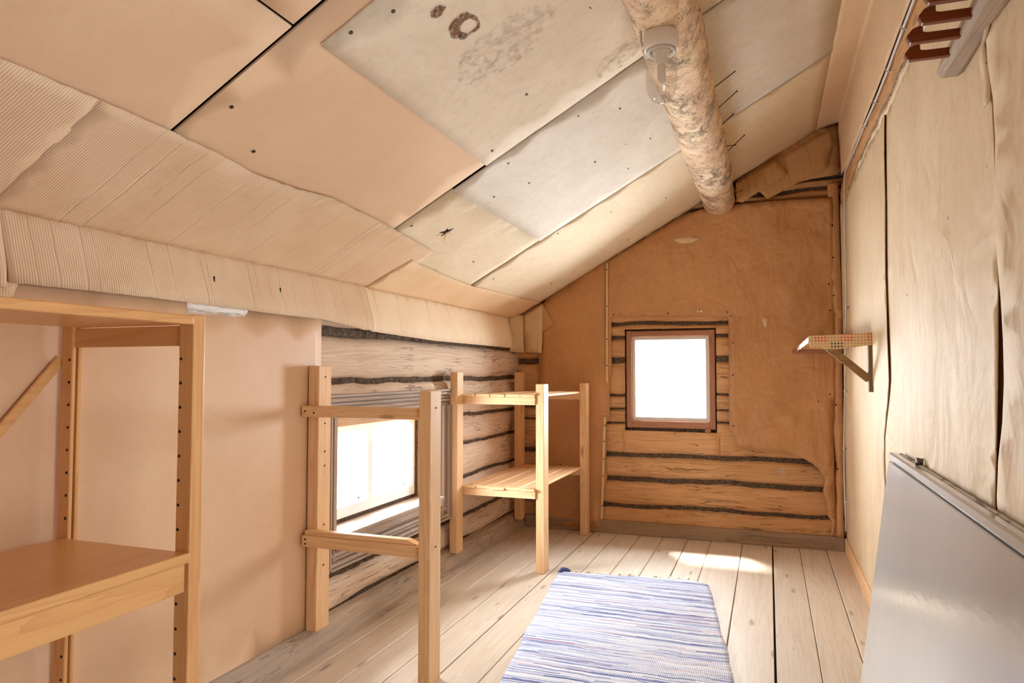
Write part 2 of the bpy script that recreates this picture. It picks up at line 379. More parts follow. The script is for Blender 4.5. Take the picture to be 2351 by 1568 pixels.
M['smear'] = mk()

# ------------------------------------------------------------------ geometry helpers
class MB:
    """collects shapes into one mesh"""
    def __init__(s): s.bm = bmesh.new()
    def box(s, x0, x1, y0, y1, z0, z1, bev=.002, seg=1, mat=None, rot=None, at=None):
        r = bmesh.ops.create_cube(s.bm, size=1.0); vs_ = r['verts']
        c = Vector(((x0 + x1) / 2, (y0 + y1) / 2, (z0 + z1) / 2)); d = Vector((abs(x1 - x0), abs(y1 - y0), abs(z1 - z0)))
        for v in vs_:
            v.co = Vector((v.co.x * d.x, v.co.y * d.y, v.co.z * d.z))
        if bev:
            es = list({e for v in vs_ for e in v.link_edges})
            rb = bmesh.ops.bevel(s.bm, geom=es, offset=min(bev, min(d) * .45), segments=seg, affect='EDGES', profile=.5)
            vs_ = list({v for f in rb['faces'] for v in f.verts} | {v for v in vs_ if v.is_valid})
        if rot is not None:
            for v in vs_: v.co = rot @ v.co
        for v in vs_: v.co += c
        if mat is not None:
            for f in {f for v in vs_ for f in v.link_faces}: f.material_index = mat
        return s
    def bar(s, a, b, wd, ht, up=(0, 0, 1), bev=.002, seg=1):
        """rectangular bar from a to b"""
        a, b = Vector(a), Vector(b); d = b - a; L = d.length; d.normalize()
        u = Vector(up); sd = d.cross(u).normalized(); u = sd.cross(d).normalized()
        rot = Matrix((d, sd, u)).transposed()
        c = (a + b) / 2
        return s.box(c.x - L / 2, c.x + L / 2, c.y - wd / 2, c.y + wd / 2, c.z - ht / 2, c.z + ht / 2, bev, seg, rot=rot)
    def tube(s, pts, r, n=10, cap=True):
        pts = [Vector(p) for p in pts]; rings = []
        rr = r if isinstance(r, (list, tuple)) else [r] * len(pts)
        prev = None
        for i, p in enumerate(pts):
            t = (pts[min(i + 1, len(pts) - 1)] - pts[max(i - 1, 0)]).normalized()
            ref = prev if prev is not None else (Vector((0, 0, 1)) if abs(t.z) < .9 else Vector((1, 0, 0)))
            a = t.cross(ref).normalized(); b = a.cross(t).normalized(); prev = b
            rings.append([s.bm.verts.new(p + rr[i] * (math.cos(2 * PI * k / n) * a + math.sin(2 * PI * k / n) * b)) for k in range(n)])
        for i in range(len(rings) - 1):
            for k in range(n):
                s.bm.faces.new((rings[i][k], rings[i][(k + 1) % n], rings[i + 1][(k + 1) % n], rings[i + 1][k])).smooth = True
        if cap:
            s.bm.faces.new(rings[0][::-1]); s.bm.faces.new(rings[-1])
        return s
    def lathe(s, prof, c, n=40, close=False):
        c = Vector(c); rings = []
        for (r, z) in prof:
            rings.append([s.bm.verts.new(c + Vector((r * math.cos(2 * PI * k / n), r * math.sin(2 * PI * k / n), z))) for k in range(n)])
        for i in range(len(rings) - 1):
            for k in range(n):
                s.bm.faces.new((rings[i][k], rings[i + 1][k], rings[i + 1][(k + 1) % n], rings[i][(k + 1) % n])).smooth = True
        if close:
            s.bm.faces.new(rings[0]); s.bm.faces.new(rings[-1][::-1])
        return s
    def prism(s, poly, f, t0, t1, bev=0):
        """poly in (u,v); f(u,v,t) gives the point"""
        A = [s.bm.verts.new(f(u, v, t0)) for u, v in poly]; B = [s.bm.verts.new(f(u, v, t1)) for u, v in poly]
        n = len(poly); fs = [s.bm.faces.new(A[::-1]), s.bm.faces.new(B)]
        for i in range(n): fs.append(s.bm.faces.new((A[i], A[(i + 1) % n], B[(i + 1) % n], B[i])))
        bmesh.ops.recalc_face_normals(s.bm, faces=fs)
        if bev:
            es = list({e for f_ in fs for e in f_.edges})
            bmesh.ops.bevel(s.bm, geom=es, offset=bev, segments=1, affect='EDGES')
        return s
    def build(s, name, mats, parent=None, base=None, label=None):
        mats = mats if isinstance(mats, (list, tuple)) else [mats]
        bmesh.ops.remove_doubles(s.bm, verts=s.bm.verts, dist=1e-6)
        base = Vector(base) if base is not None else (Vector(parent['base_']) if parent is not None else None)
        me = bpy.data.meshes.new(name)
        if base is not None:
            for v in s.bm.verts: v.co -= base
        s.bm.normal_update(); s.bm.to_mesh(me); s.bm.free()
        for m in mats: me.materials.append(M[m] if isinstance(m, str) else m)
        o = bpy.data.objects.new(name, me); COL.objects.link(o)
        if parent is not None:
            o.parent = parent
            o['base_'] = tuple(base)
        elif base is not None:
            o.location = base
        if base is not None: o['base_'] = tuple(base)
        if label: o['label'] = label
        return o

def tag(o, label, cat, group=None):
    o['label'] = label; o['category'] = cat
    if group: o['group'] = group
    return o
def thing(name, label, cat, base, group=None):
    o = bpy.data.objects.new(name, None); COL.objects.link(o); o.empty_display_size = .05
    o.location = base; o['base_'] = tuple(base)
    return tag(o, label, cat, group)
def struct(o): o['kind'] = 'structure'; return o

def fill(poly, step, holes=()):
    """triangulated polygon (with holes) with interior points for bending"""
    def sub(pl, cl=True):
        out = []
        for i in range(len(pl)):
            a, b = Vector(pl[i]), Vector(pl[(i + 1) % len(pl)])
            k = max(1, int((b - a).length / step))
            out += [a.lerp(b, j / k) for j in range(k)]
        return out
    loops = [sub(poly)] + [sub(h) for h in holes]
    pts, edges = [], []
    for lp in loops:
        n0 = len(pts); pts += lp
        edges += [(n0 + i, n0 + (i + 1) % len(lp)) for i in range(len(lp))]
    def inside(p, pl):
        r = False; j = len(pl) - 1
        for i in range(len(pl)):
            if (pl[i][1] > p[1]) != (pl[j][1] > p[1]) and p[0] < (pl[j][0] - pl[i][0]) * (p[1] - pl[i][1]) / (pl[j][1] - pl[i][1] + 1e-12) + pl[i][0]: r = not r
            j = i
        return r
    us = [p[0] for p in poly]; vs_ = [p[1] for p in poly]
    u = min(us) + step * .5; row = 0
    while u < max(us):
        v = min(vs_) + step * (.25 if row % 2 else .75)
        while v < max(vs_):
            p = (u, v)
            if inside(p, poly) and not any(inside(p, h) for h in holes) and min((q - Vector(p)).length for q in pts[:sum(len(l_) for l_ in loops)] ) > step * .4:
                pts.append(Vector(p))
            v += step
        u += step; row += 1
    vo, eo, fo, *_ = delaunay_2d_cdt(pts, edges, [], 0, 1e-6)
    res = []
    for f in fo:
        c = (vo[f[0]] + vo[f[1]] + vo[f[2]]) / 3
        if inside(c, poly) and not any(inside(c, h) for h in holes): res.append(f)
    return vo, res

def sheet(name, poly, f, mat, thick=.002, step=.06, holes=(), disp=None, parent=None, jag=0, smooth=True):
    """bendable sheet: f(u,v,d) -> point at height d above its surface; solid thickness"""
    if jag:
        jp = []
        for i in range(len(poly)):
            a, b = Vector(poly[i]), Vector(poly[(i + 1) % len(poly)])
            k = max(1, int((b - a).length / .025))
            for j in range(k):
                p = a.lerp(b, j / k)
                if j: p += Vector((noise.noise((p.x * 31, p.y * 31, 1.3)), noise.noise((p.x * 31, p.y * 31, 7.7)))) * jag
                jp.append(tuple(p))
        poly = jp
    vo, fo = fill(poly, step, holes)
    b = MB(); bm = b.bm
    d = [(disp(v.x, v.y) if disp else 0) for v in vo]
    top = [bm.verts.new(f(v.x, v.y, d[i] + thick)) for i, v in enumerate(vo)]
    bot = [bm.verts.new(f(v.x, v.y, d[i])) for i, v in enumerate(vo)]
    cnt = {}
    for t in fo:
        try:
            bm.faces.new([top[i] for i in t]).smooth = smooth
            bm.faces.new([bot[i] for i in reversed(t)]).smooth = smooth
        except ValueError: continue
        for k in range(3):
            e = (t[k], t[(k + 1) % 3]); cnt[e] = cnt.get(e, 0) + 1
    for (i, j) in list(cnt):
        if (j, i) not in cnt:
            bm.faces.new((top[j], top[i], bot[i], bot[j]))
    bmesh.ops.recalc_face_normals(bm, faces=bm.faces)
    c = Vector((0, 0, 0))
    for v in bm.verts: c += v.co
    c /= len(bm.verts)
    return b.build(name, mat, parent, None if parent is not None else c)

def nz(u, v, s=1.0, seed=0.0): return noise.noise((u * s, v * s, seed))
def fbm(u, v, s=1.0, seed=0.0): return nz(u, v, s, seed) + .5 * nz(u, v, s * 2.1, seed + 3) + .25 * nz(u, v, s * 4.3, seed + 9)

# ------------------------------------------------------------------ room dimensions (metres, floor z=0)
XL, XR, YF, YN = -1.87, .485, 5.225, -1.3
SL, C0 = .556, 2.7002
def zc(x): return C0 + SL * x                       # underside of the sloping ceiling
CN = Vector((SL, 0, -1)).normalized()               # pointing down into the room
def cpt(x, y, d=0): return Vector((x, y, zc(x))) + CN * d

# ------------------------------------------------------------------ floor
GAPS = [-1.90, -1.745, -1.585, -1.425, -1.248, -1.074, -.904, -.736, -.562, -.401, -.19, .009, .181, .349, .53]
b = MB()
for i in range(len(GAPS) - 1):
    g = .009 if GAPS[i] in (.009, -1.248) else (.0045 if i % 3 else .003)
    g2 = .009 if GAPS[i + 1] in (.009, -1.248) else .003
    dz = random.uniform(-.0015, .0015)
    b.box(GAPS[i] + g / 2, GAPS[i + 1] - g2 / 2, YN - .2, 5.27, -.03, dz, .0025)
fl = struct(b.build('floor', 'floor'))
fb = MB().box(-2.1, .9, YN - .3, 5.5, -.12, -.028, 0).build('trim_1', 'dirt'); struct(fb)

# ------------------------------------------------------------------ log walls
def seamwave(a, i): return .016 * nz(a, i * 3.1, 1.4, 2) + .007 * nz(a, i * 5.3, 5.0, 4) + .003 * nz(a, i * 2.3, 17.0, 6)
def logs(name, along, fixed, out, seams, a0, a1, mats, holes=(), thick=.17, bulge=.018, gaps=(), sunk=None):
    """stack of hewn logs; along 'Y' (left wall) or 'X' (far wall); out=+1/-1 is the room side of 'fixed'"""
    b = MB(); bm = b.bm
    def P(a, dpt, z): return Vector((fixed + out * dpt, a, z)) if along == 'Y' else Vector((a, fixed + out * dpt, z))
    for i in range(len(seams) - 1):
        z0, z1 = seams[i], seams[i + 1]; H = z1 - z0
        segs = [(a0, a1)]; extra = []
        for (h0, h1, hz0, hz1) in holes:
            if z1 > hz0 + .02 and z0 < hz1 - .02:
                ns = []
                for s0, s1 in segs:
                    if h1 <= s0 or h0 >= s1: ns.append((s0, s1)); continue
                    if h0 - s0 > .01: ns.append((s0, h0))
                    if s1 - h1 > .01: ns.append((h1, s1))
                    if z1 - hz1 > .03: extra.append((h0 - .02, h1 + .02, hz1, z1, 1))
                    if hz0 - z0 > .03: extra.append((h0 - .02, h1 + .02, z0, hz0, 2))
                segs = ns
        for s0, s1, z0, z1, cut in [(q0, q1, z0, z1, 0) for q0, q1 in segs] + extra:
            n = max(2, int((s1 - s0) / .05)); prof = 15
            rings = []
            for k in range(n + 1):
                a = s0 + (s1 - s0) * k / n
                w0 = seamwave(a, i) ; w1 = seamwave(a, i + 1)
                g0 = (gaps[i] if gaps else .006); g1 = (gaps[i + 1] if gaps else .006)
                lof, hif = seams[i] + g0 + w0, seams[i + 1] - g1 + w1
                lo = z0 if cut == 1 else lof; hi = z1 if cut == 2 else hif
                ring = []
                for q in range(prof):
                    t = q / (prof - 1)
                    z = lo + (hi - lo) * t
                    e0, e1 = z - lof, hif - z; tf = (z - lof) / (hif - lof)
                    d = 0
                    d -= (.012 + g0 * 3.2) * max(0, 1 - e0 / (.018 + g0 * 2.2)) ** 2
                    d -= (.012 + g1 * 3.2) * max(0, 1 - e1 / (.018 + g1 * 2.2)) ** 2
                    d += bulge * (1 - (2 * tf - 1) ** 2) - bulge
                    d += .005 * nz(a * .5, z * 3, 5, i)
                    if sunk is not None and a < sunk: d -= .022
                    d += .006 * nz(a, z, 5, i) + .003 * nz(a, z, 17, i)
                    ring.append(bm.verts.new(P(a, d, z)))
                ring.append(bm.verts.new(P(a, -thick, hi - .02))); ring.append(bm.verts.new(P(a, -thick, lo + .02)))
                rings.append(ring)
            m = len(rings[0])
            for k in range(n):
                for q in range(m):
                    f_ = bm.faces.new((rings[k][q], rings[k + 1][q], rings[k + 1][(q + 1) % m], rings[k][(q + 1) % m])); f_.smooth = q < prof - 1
            bm.faces.new(rings[0][::-1]); bm.faces.new(rings[-1])
    bmesh.ops.recalc_face_normals(bm, faces=bm.faces)
    # moss packed in the seams
    zt, zb = seams[-1], seams[0]
    for i in range(1, len(seams) - 1):
        z = seams[i]
        segs = [(a0, a1)]
        for (h0, h1, hz0, hz1) in holes:
            if hz0 - .01 < z < hz1 + .01:
                segs = [(s0, min(s1, h0)) for s0, s1 in segs if s0 < h0] + [(max(s0, h1), s1) for s0, s1 in segs if s1 > h1]
        for s0, s1 in segs:
            n = max(2, int((s1 - s0) / .03)); R_ = []
            for k in range(n + 1):
                a = s0 + (s1 - s0) * k / n; wz = seamwave(a, i)
                j = .010 * nz(a, z, 23, 5); hh = .010 + 1.0 * (gaps[i] if gaps else .006) + .006 * nz(a, z, 31, 8)
                R_.append([bm.verts.new(P(a, -.028 + j, z + wz - hh)), bm.verts.new(P(a, -.022 + j * 1.5, z + wz)), bm.verts.new(P(a, -.028 + j, z + wz + hh)), bm.verts.new(P(a, -.14, z + wz + hh)), bm.verts.new(P(a, -.14, z + wz - hh))])
            for k in range(n):
                for q in range(5):
                    f_ = bm.faces.new((R_[k][q], R_[k + 1][q], R_[k + 1][(q + 1) % 5], R_[k][(q + 1) % 5])); f_.material_index = 1
            for R0 in (R_[0], R_[-1]): bm.faces.new(R0).material_index = 1
    return struct(b.build(name, mats))

WL = (2.68, 3.74, .455, .985)     # opening of the left window: y0, y1, z0, z1
WF = (-1.018, -.352, .765, 1.522) # opening of the far window: x0, x1, z0, z1
logs('wall_left', 'Y', XL, 1, [-.02, .10, .265, .515, .735, .917, 1.158, 1.392, 1.47], YN, 5.4, ['logpale', 'moss'], [WL], gaps=[.004, .008, .004, .003, .003, .003, .005, .011, .004], sunk=2.55)
logs('wall_far', 'X', YF, -1, [-.02, .208, .405, .583, .83, .93, 1.035, 1.29, 1.46, 1.565, 1.76, 1.98, 2.20, 2.40, 2.475, 2.56, 2.76, 3.05], -2.05, .75, ['logX', 'moss'], [WF], bulge=.010, gaps=[.004, .006, .008, .007, .003, .003, .004, .010, .006, .006, .004, .004, .004, .004, .006, .010, .006, .004])
struct(MB().box(-2.06, -1.915, YN, 5.3, 1.44, 1.85, 0).build('trim_4', 'logpale'))
# the doorway beside the photographer stands open to a bright room
DY0, DY1, DZ = .20, 1.17, 1.93
struct(MB().box(XR + .005, XR + .17, DY1, 5.40, -.05, 2.27, 0).box(XR + .005, XR + .17, YN - .1, DY0, -.05, 2.27, 0).box(XR + .005, XR + .17, DY0 - .01, DY1 + .01, DZ, 2.27, 0).build('wall_right', 'kraftL'))
# raw wall beam showing in the slot above the paper
def beam_bm():
    b = MB(); bm = b.bm; n = 90; R_ = []
    for k in range(n + 1):
        y = YN + (5.35 - YN) * k / n; ring = []
        for q in range(13):
            t = q / 12; z = 2.265 + .27 * t
            d = .02 * math.sin(PI * t) + .010 * nz(y, z, 7, 3) + .004 * nz(y, z, 21, 3)
            ring.append(bm.verts.new((XR + .013 - d, y, z)))
        ring += [bm.verts.new((XR + .2, y, 2.535)), bm.verts.new((XR + .2, y, 2.265))]
        R_.append(ring)
    m = len(R_[0])
    for k in range(n):
        for q in range(m): bm.faces.new((R_[k][q], R_[k][(q + 1) % m], R_[k + 1][(q + 1) % m], R_[k + 1][q])).smooth = True
    bmesh.ops.recalc_face_normals(bm, faces=bm.faces)
    return b
struct(beam_bm().build('trim_2', 'logY'))
struct(MB().box(XR + .03, XR + .2, YN - .1, 5.40, 2.53, 3.15, 0).build('trim_3', 'logY'))
# near wall behind the photographer
struct(MB().box(-2.05, .7, YN - .15, YN, 0, 3.1, 0).build('wall_near', 'oldbrown'))
# ceiling backing (rafters' underside, dark behind the sheets)
b = MB()
b.prism([(-2.15, 0), (.75, 0), (.75, 1), (-2.15, 1)], lambda u, v, t: Vector((u, YN - .2 if v < .5 else 5.42, zc(u) + .022 + t)), 0, .10)
struct(b.build('ceiling', 'dark'))

# baseboards
b = MB()
b.prism([(XL - .02, -.005), (-1.80, -.005), (-1.803, .035), (-1.822, .078), (-1.846, .112), (XL - .02, .118)],
        lambda u, v, t: Vector((u, t, v)), YN, 5.20, .004)
struct(b.build('baseboard_left', 'old'))
b = MB()
b.prism([(YF + .03, 0), (5.192, 0), (5.194, .085), (5.202, .094), (YF + .03, .096)], lambda u, v, t: Vector((t, u, v)), -1.80, .462, .003)
struct(b.build('baseboard_far', 'oldX'))
b = MB(); b.box(.462, .486, 1.2, 5.19, 0, .092, .003)
struct(b.build('baseboard_right', 'pineY'))

# ------------------------------------------------------------------ ceiling sheets
def screw_heads(parent, pts, off, mat='rust', r=.006):
    for (x, y) in pts:
        p = cpt(x, y, off); q = cpt(x, y, off + .0022)
        MB().tube([p, q], r, 8).build('screw_head', mat, parent)
def ceil_sheet(name, poly, mat, off, label, thick=.006, warp=.003, seed=0, step=.11, jag=0, cat='ceiling board', edge_lift=None):
    def disp(u, v): return off + warp * fbm(u, v, 1.4, seed) + (edge_lift(u, v) if edge_lift else 0)
    o = sheet(name, poly, lambda u, v, d: cpt(u, v, d), mat, thick, step, disp=disp, jag=jag)
    return tag(o, label, cat, 'board sheets on the sloping ceiling')
def rect(x0, x1, y0, y1): return [(x0, y0), (x1, y0), (x1, y1), (x0, y1)]
ceil_sheet('ceiling_board', rect(-1.60, -1.118, -1.2, 1.422), 'hardceil', .004, 'brown hardboard sheet on the slope at the upper left corner', seed=1, warp=.001)
ceil_sheet('ceiling_board', rect(-1.112, .34, -1.2, 1.420), 'hardceil', .004, 'small pinkish hardboard corner showing at the top edge left of centre', seed=2)
o = ceil_sheet('ceiling_board', rect(-1.62, -.45, 1.436, 2.683), 'hardceil', .004, 'pinkish brown hardboard sheet below the stained cream board', seed=3, warp=.0007)
screw_heads(o, [(-1.375, 1.50), (-1.47, 1.70)], .0105)
o = ceil_sheet('ceiling_board', rect(-1.110, .338, 1.530, 2.684), 'fibre', .012, 'large cream fibreboard with a brown ring-shaped water stain, upper middle of the slope', seed=4, warp=.002, jag=.0015)
S3 = o
screw_heads(o, [(-.935, 1.60), (-.86, 1.87), (-.60, 2.01), (-.83, 2.39), (-1.05, 2.60), (-1.04, 1.56)], .0195)
# stains on it
def blot(name, cx, cy, rx, ry, mat, parent, off, ring=0, seed=0):
    pl = []
    for k in range(28):
        a = 2 * PI * k / 28; r = 1 + .30 * noise.noise((math.cos(a) * 1.7, math.sin(a) * 1.7, seed))
        pl.append((cx + rx * r * math.cos(a), cy + ry * r * math.sin(a)))
    holes = []
    if ring:
        holes = [[(cx + rx * .2 + (u - cx) * ring, cy + ry * .22 + (v - cy) * ring) for u, v in pl[::2]]]
    return sheet(name, pl, lambda u, v, d: cpt(u, v, d), mat, .0004, .02, holes, disp=lambda u, v: off, parent=parent)
blot('water_stain', -.835, 1.84, .042, .055, 'stain', S3, .0195, .55, 1)
blot('water_stain', -.86, 1.715, .02, .02, 'stain', S3, .0195, 0, 2)
blot('smudge', -.52, 2.58, .10, .07, 'smudge', S3, .0195, 0, 3)
blot('smudge', -.80, 2.05, .16, .13, 'smudge', S3, .0195, 0, 4)
o = ceil_sheet('ceiling_board', rect(-1.272, .338, 2.702, 3.921), 'fibregrey', .010, 'pale grey fibreboard in the middle of the slope beside the log', seed=5, warp=.002)
screw_heads(o, [(-1.05, 2.79), (-1.06, 3.10), (-.74, 2.80), (-.60, 2.98), (-.80, 3.35), (-.55, 3.5), (-1.2, 3.0), (-.7, 3.7)], .0165, r=.005)
o = ceil_sheet('ceiling_board', rect(-1.77, -1.268, 2.700, 3.925), 'fibrecream', .004, 'yellowed fibreboard with a star-shaped tear, under the grey board', seed=6, warp=.002)
screw_heads(o, [(-1.50, 2.76), (-1.56, 3.60)], .0105)
# star shaped tear with a hanging flap
st = []
for k in range(10):
    r = (.045 if k % 2 == 0 else .016) * (1 + .5 * noise.noise((k * 1.7, 2, 0))); a = 2 * PI * k / 10 + .4
    st.append((-1.459 + r * .8 * math.cos(a), 3.037 + r * math.sin(a)))
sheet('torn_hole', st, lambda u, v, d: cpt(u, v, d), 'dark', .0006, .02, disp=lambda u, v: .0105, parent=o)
sheet('torn_flap', [(-1.462, 3.030), (-1.445, 3.055), (-1.50, 3.064)], lambda u, v, d: cpt(u, v, d), 'cardflat', .0015, .02, disp=lambda u, v: .011 + max(0, (-1.455 - u)) * .5, parent=o)
o = ceil_sheet('ceiling_board', rect(-1.77, .338, 3.938, 5.235), 'fibrecream', .008, 'cream fibreboard nearest the gable window wall', seed=7, warp=.003)
screw_heads(o, [(-1.18, 3.99), (-1.62, 4.05), (-.9, 4.2), (-.62, 4.6), (-.95, 5.0), (-1.5, 4.9)], .0145, r=.005)

# corrugated cardboard on the lower part of the slope
def crease(ys, dpt, wd=.012):
    def g(u, v):
        t = 0
        for y in ys:
            x = (v - y) / wd
            if abs(x) < 3: t += dpt * math.exp(-x * x)
        return t
    return g
cr2 = crease([1.47, 1.56, 1.62, 1.90, 1.98, 2.22, 2.35, 2.62, 2.70, 2.78, 2.95], .004)
def slope_card(name, poly, mat, off, label, lift=.0, seed=0, cr=None, jag=.0):
    def disp(u, v):
        e = max(0.0, (u + 1.62) / .12)
        return off + .004 * fbm(u, v, 2.1, seed) + lift * min(1, e) * (.6 + .5 * nz(v, 0, 3.1, seed)) + (cr(u, v) if cr else 0)
    o = sheet(name, poly, lambda u, v, d: cpt(u, v, d), mat, .004, .05, disp=disp, jag=jag)
    return tag(o, label, 'cardboard')
slope_card('cardboard_sheet', [(-1.905, .3), (-1.50, .3), (-1.497, .99), (-1.499, 1.205), (-1.905, 1.24)], 'corrY', .012, 'darker ribbed cardboard strip at the left edge of the slope', .008, 1, crease([1.16, 1.1], .004), .002)
slope_card('cardboard_sheet', [(-1.905, 1.215), (-1.497, 1.20), (-1.504, 1.42), (-1.513, 1.60), (-1.532, 1.77), (-1.526, 2.03), (-1.512, 2.17), (-1.528, 2.5), (-1.545, 2.75), (-1.58, 3.125), (-1.672, 3.15), (-1.905, 3.10)], 'corrY', .014, 'long creased cardboard sheet along the lower left slope', .010, 2, cr2, .002)
slope_card('cardboard_sheet', [(-1.905, 3.02), (-1.66, 3.06), (-1.677, 3.17), (-1.700, 3.55), (-1.713, 3.92), (-1.700, 4.53), (-1.682, 5.20), (-1.905, 5.20)], 'corrP', .018, 'smooth tan cardboard strip at the foot of the slope by the gable', .006, 3, crease([3.93, 3.4], .003), .003)

# ------------------------------------------------------------------ left wall: hardboard sheet, cardboard strips, window
o = sheet('hardboard_sheet', [(-1.1, .085), (2.605, .098), (2.605, 1.455), (-1.1, 1.455)], lambda u, v, d: Vector((-1.868 + d, u, v)), 'hard', .008, .12,
          disp=lambda u, v: .003 + .003 * fbm(u, v, 1.2, 4))
tag(o, 'large brown hardboard sheet covering the left wall behind the open shelves', 'hardboard')
HB = o
sheet('paint_smear', [(1.835, 1.455), (2.14, 1.455), (2.135, 1.425), (2.12, 1.412), (1.99, 1.398), (1.87, 1.388), (1.845, 1.40)], lambda u, v, d: Vector((-1.868 + d, u, v)), 'smear', .0005, .03,
      disp=lambda u, v: .0115 + .003 * fbm(u, v, 1.2, 4), parent=HB)['label'] = 'smear of white paint'
def tilt(u, v, d):                                    # strip leaning from the slope's foot down over the wall
    t = (v - 1.45) / .19
    return Vector((-1.848 - .056 * max(0, min(1.1, t)) + d, u, v))
crw = crease([1.33, 1.50, 1.57, 1.84, 1.97, 2.17, 2.33, 2.52, 2.60, 2.78], .004, .009)
o = sheet('cardboard_strip', [(1.235, 1.432), (1.7, 1.437), (2.2, 1.432), (2.6, 1.432), (2.93, 1.405), (3.03, 1.41), (3.03, 1.64), (2.2, 1.645), (1.235, 1.648)], tilt, 'corrW', .004, .045,
          disp=lambda u, v: .006 + .003 * fbm(u, v, 3, 2) + crw(v, u) - .008 * math.exp(-((v - 1.52) / .03) ** 2) * (1 if min(abs(u - q) for q in (1.57, 1.97, 2.33, 2.78)) < .03 else 0), jag=.0015)
tag(o, 'creased ribbed cardboard strip on the wall above the hardboard', 'cardboard')
for y in (1.572, 1.972, 2.335):
    MB().box(-1.872, -1.866, y, y + .006, 1.515, 1.545, .001).build('nail_slot', 'dark', o)
o = sheet('cardboard_strip', [(2.99, 1.402), (3.7, 1.385), (5.04, 1.385), (5.06, 1.64), (2.99, 1.645)], tilt, 'corrQ', .004, .06,
          disp=lambda u, v: .003 + .003 * fbm(u, v, 2, 5) + crease([3.3, 3.43, 3.95], .003, .006)(v, u), jag=.001)
tag(o, 'smooth pale cardboard strip on the wall above the bare logs', 'cardboard')
o = sheet('cardboard_strip', [(1.02, 1.415), (1.225, 1.418), (1.235, 1.64), (1.02, 1.645)], tilt, 'corrW', .005, .035,
          disp=lambda u, v: .010 + .004 * fbm(u, v, 5, 6) + crease([1.19, 1.215], .006, .006)(v, u), jag=.002)
tag(o, 'torn upright cardboard end at the left picture edge above the shelf', 'cardboard')
o = sheet('cardboard_strip', [(1.0, 1.385), (1.247, 1.392), (1.262, 1.436), (1.0, 1.43)], tilt, 'corrY', .004, .035, disp=lambda u, v: .002)
tag(o, 'small cardboard tab hanging just over the upper shelf at the left edge', 'cardboard')

# left window
def window(name, base):
    o = bpy.data.objects.new(name, None); COL.objects.link(o); o.location = base; o['base_'] = tuple(base); o['kind'] = 'structure'
    return o
W2 = window('window_2', (-1.95, 3.2, .455))
y0, y1, z0, z1 = WL
def stepped(poly_a, lo, hi, axis):
    """moulded casing board: profile runs (across, out) along axis"""
    b = MB()
    if axis == 'Y': b.prism(poly_a, lambda u, v, t: Vector((XL + v, t, u)), lo, hi)
    else: b.prism(poly_a, lambda u, v, t: Vector((XL + v, u, t)), lo, hi)
    return b
def prof(a, bb):   # from inner edge a to outer edge bb
    L = bb - a; P_ = [(0, 0), (0, .028), (.22, .028), (.24, .020), (.28, .020), (.30, .034), (.44, .038), (.46, .024), (.50, .024), (.52, .032), (.62, .032), (.64, .022), (.68, .022), (.70, .044), (.84, .046), (.86, .038), (.885, .038), (.90, .054), (1.0, .054), (1.0, 0)]
    return [(a + L * u, v - .006) for u, v in P_]
stepped(prof(.992, 1.098), 2.63, 3.915, 'Y').build('top_casing', 'casY', W2)
stepped(prof(3.745, 3.912), .315, 1.0, 'Z').build('side_casing', 'oldZ', W2)
stepped(prof(2.725, 2.64), .315, 1.0, 'Z').build('side_casing', 'oldZ', W2)
stepped(prof(.415, .315), 2.63, 3.915, 'Y').build('bottom_casing', 'casY', W2)
MB().box(-2.06, -1.800, 2.665, 3.75, .452, .471, .003).box(-1.868, -1.815, 2.70, 3.75, .412, .453, .003).build('sill', 'casY', W2)
MB().box(-2.04, -1.868, 3.705, 3.742, .47, 1.0, .003).build('reveal', 'pineZ', W2)
MB().box(-2.04, -1.868, 2.68, 2.70, .47, 1.0, .003).build('reveal', 'oldZ', W2)
MB().box(-2.04, -1.868, 2.68, 3.742, .945, .99, .003).build('lintel', 'pineY', W2)
MB().box(-2.03, -1.955, 3.657, 3.706, .475, .95, .004).box(-2.03, -1.958, 2.70, 3.66, .472, .494, .003).build('moss_packing', 'moss', W2)
sash = MB().box(-2.025, -1.95, 2.70, 3.657, .492, .547, .003).box(-2.025, -1.95, 2.70, 3.657, .902, .945, .003) \
    .box(-2.025, -1.95, 3.627, 3.657, .545, .904, .003).box(-2.025, -1.95, 2.70, 2.735, .545, .904, .003) \
    .box(-2.025, -1.95, 3.147, 3.195, .545, .904, .003).build('sash', 'white', W2)
MB().box(-2.012, -2.008, 2.73, 3.15, .54, .91, 0).build('pane', 'glass', sash)
MB().box(-2.012, -2.008, 3.19, 3.63, .54, .91, 0).build('pane', 'glass', sash)
b = MB()
for (p0, p1) in ((2.735, 3.147), (3.195, 3.627)):
    b.box(-2.024, -2.000, p0, p1, .545, .560, .002).box(-2.024, -2.0, p0, p0 + .012, .545, .904, .002).box(-2.024, -2.0, p1 - .012, p1, .545, .904, .002)
b.build('glazing_bead', 'white', sash)

# far window
W1 = window('window_1', (-.685, 5.27, .765))
x0, x1, z0, z1 = WF
yo = 5.245
MB().box(x0 + .012, x0 + .052, yo, 5.36, z0 + .02, z1 - .012, .004).box(x1 - .052, x1 - .010, yo, 5.36, z0 + .02, z1 - .012, .004).build('frame_post', 'redwoodZ', W1)
MB().box(x0 + .050, x1 - .050, yo, 5.36, z1 - .056, z1 - .014, .004).build('frame_head', 'redwood', W1)
MB().box(x0 + .050, x1 - .050, yo, 5.36, z0 + .022, z0 + .074, .004).build('frame_sill', 'redwood', W1)
MB().box(x0 - .01, x1 + .01, 5.272, 5.34, z0 - .008, z0 + .024, .004).box(x0 - .01, x1 + .01, 5.272, 5.34, z1 - .016, z1 + .012, .004) \
    .box(x0 - .01, x0 + .016, 5.272, 5.34, z0, z1, .004).box(x1 - .014, x1 + .01, 5.272, 5.34, z0, z1, .004).build('moss_packing', 'moss', W1)
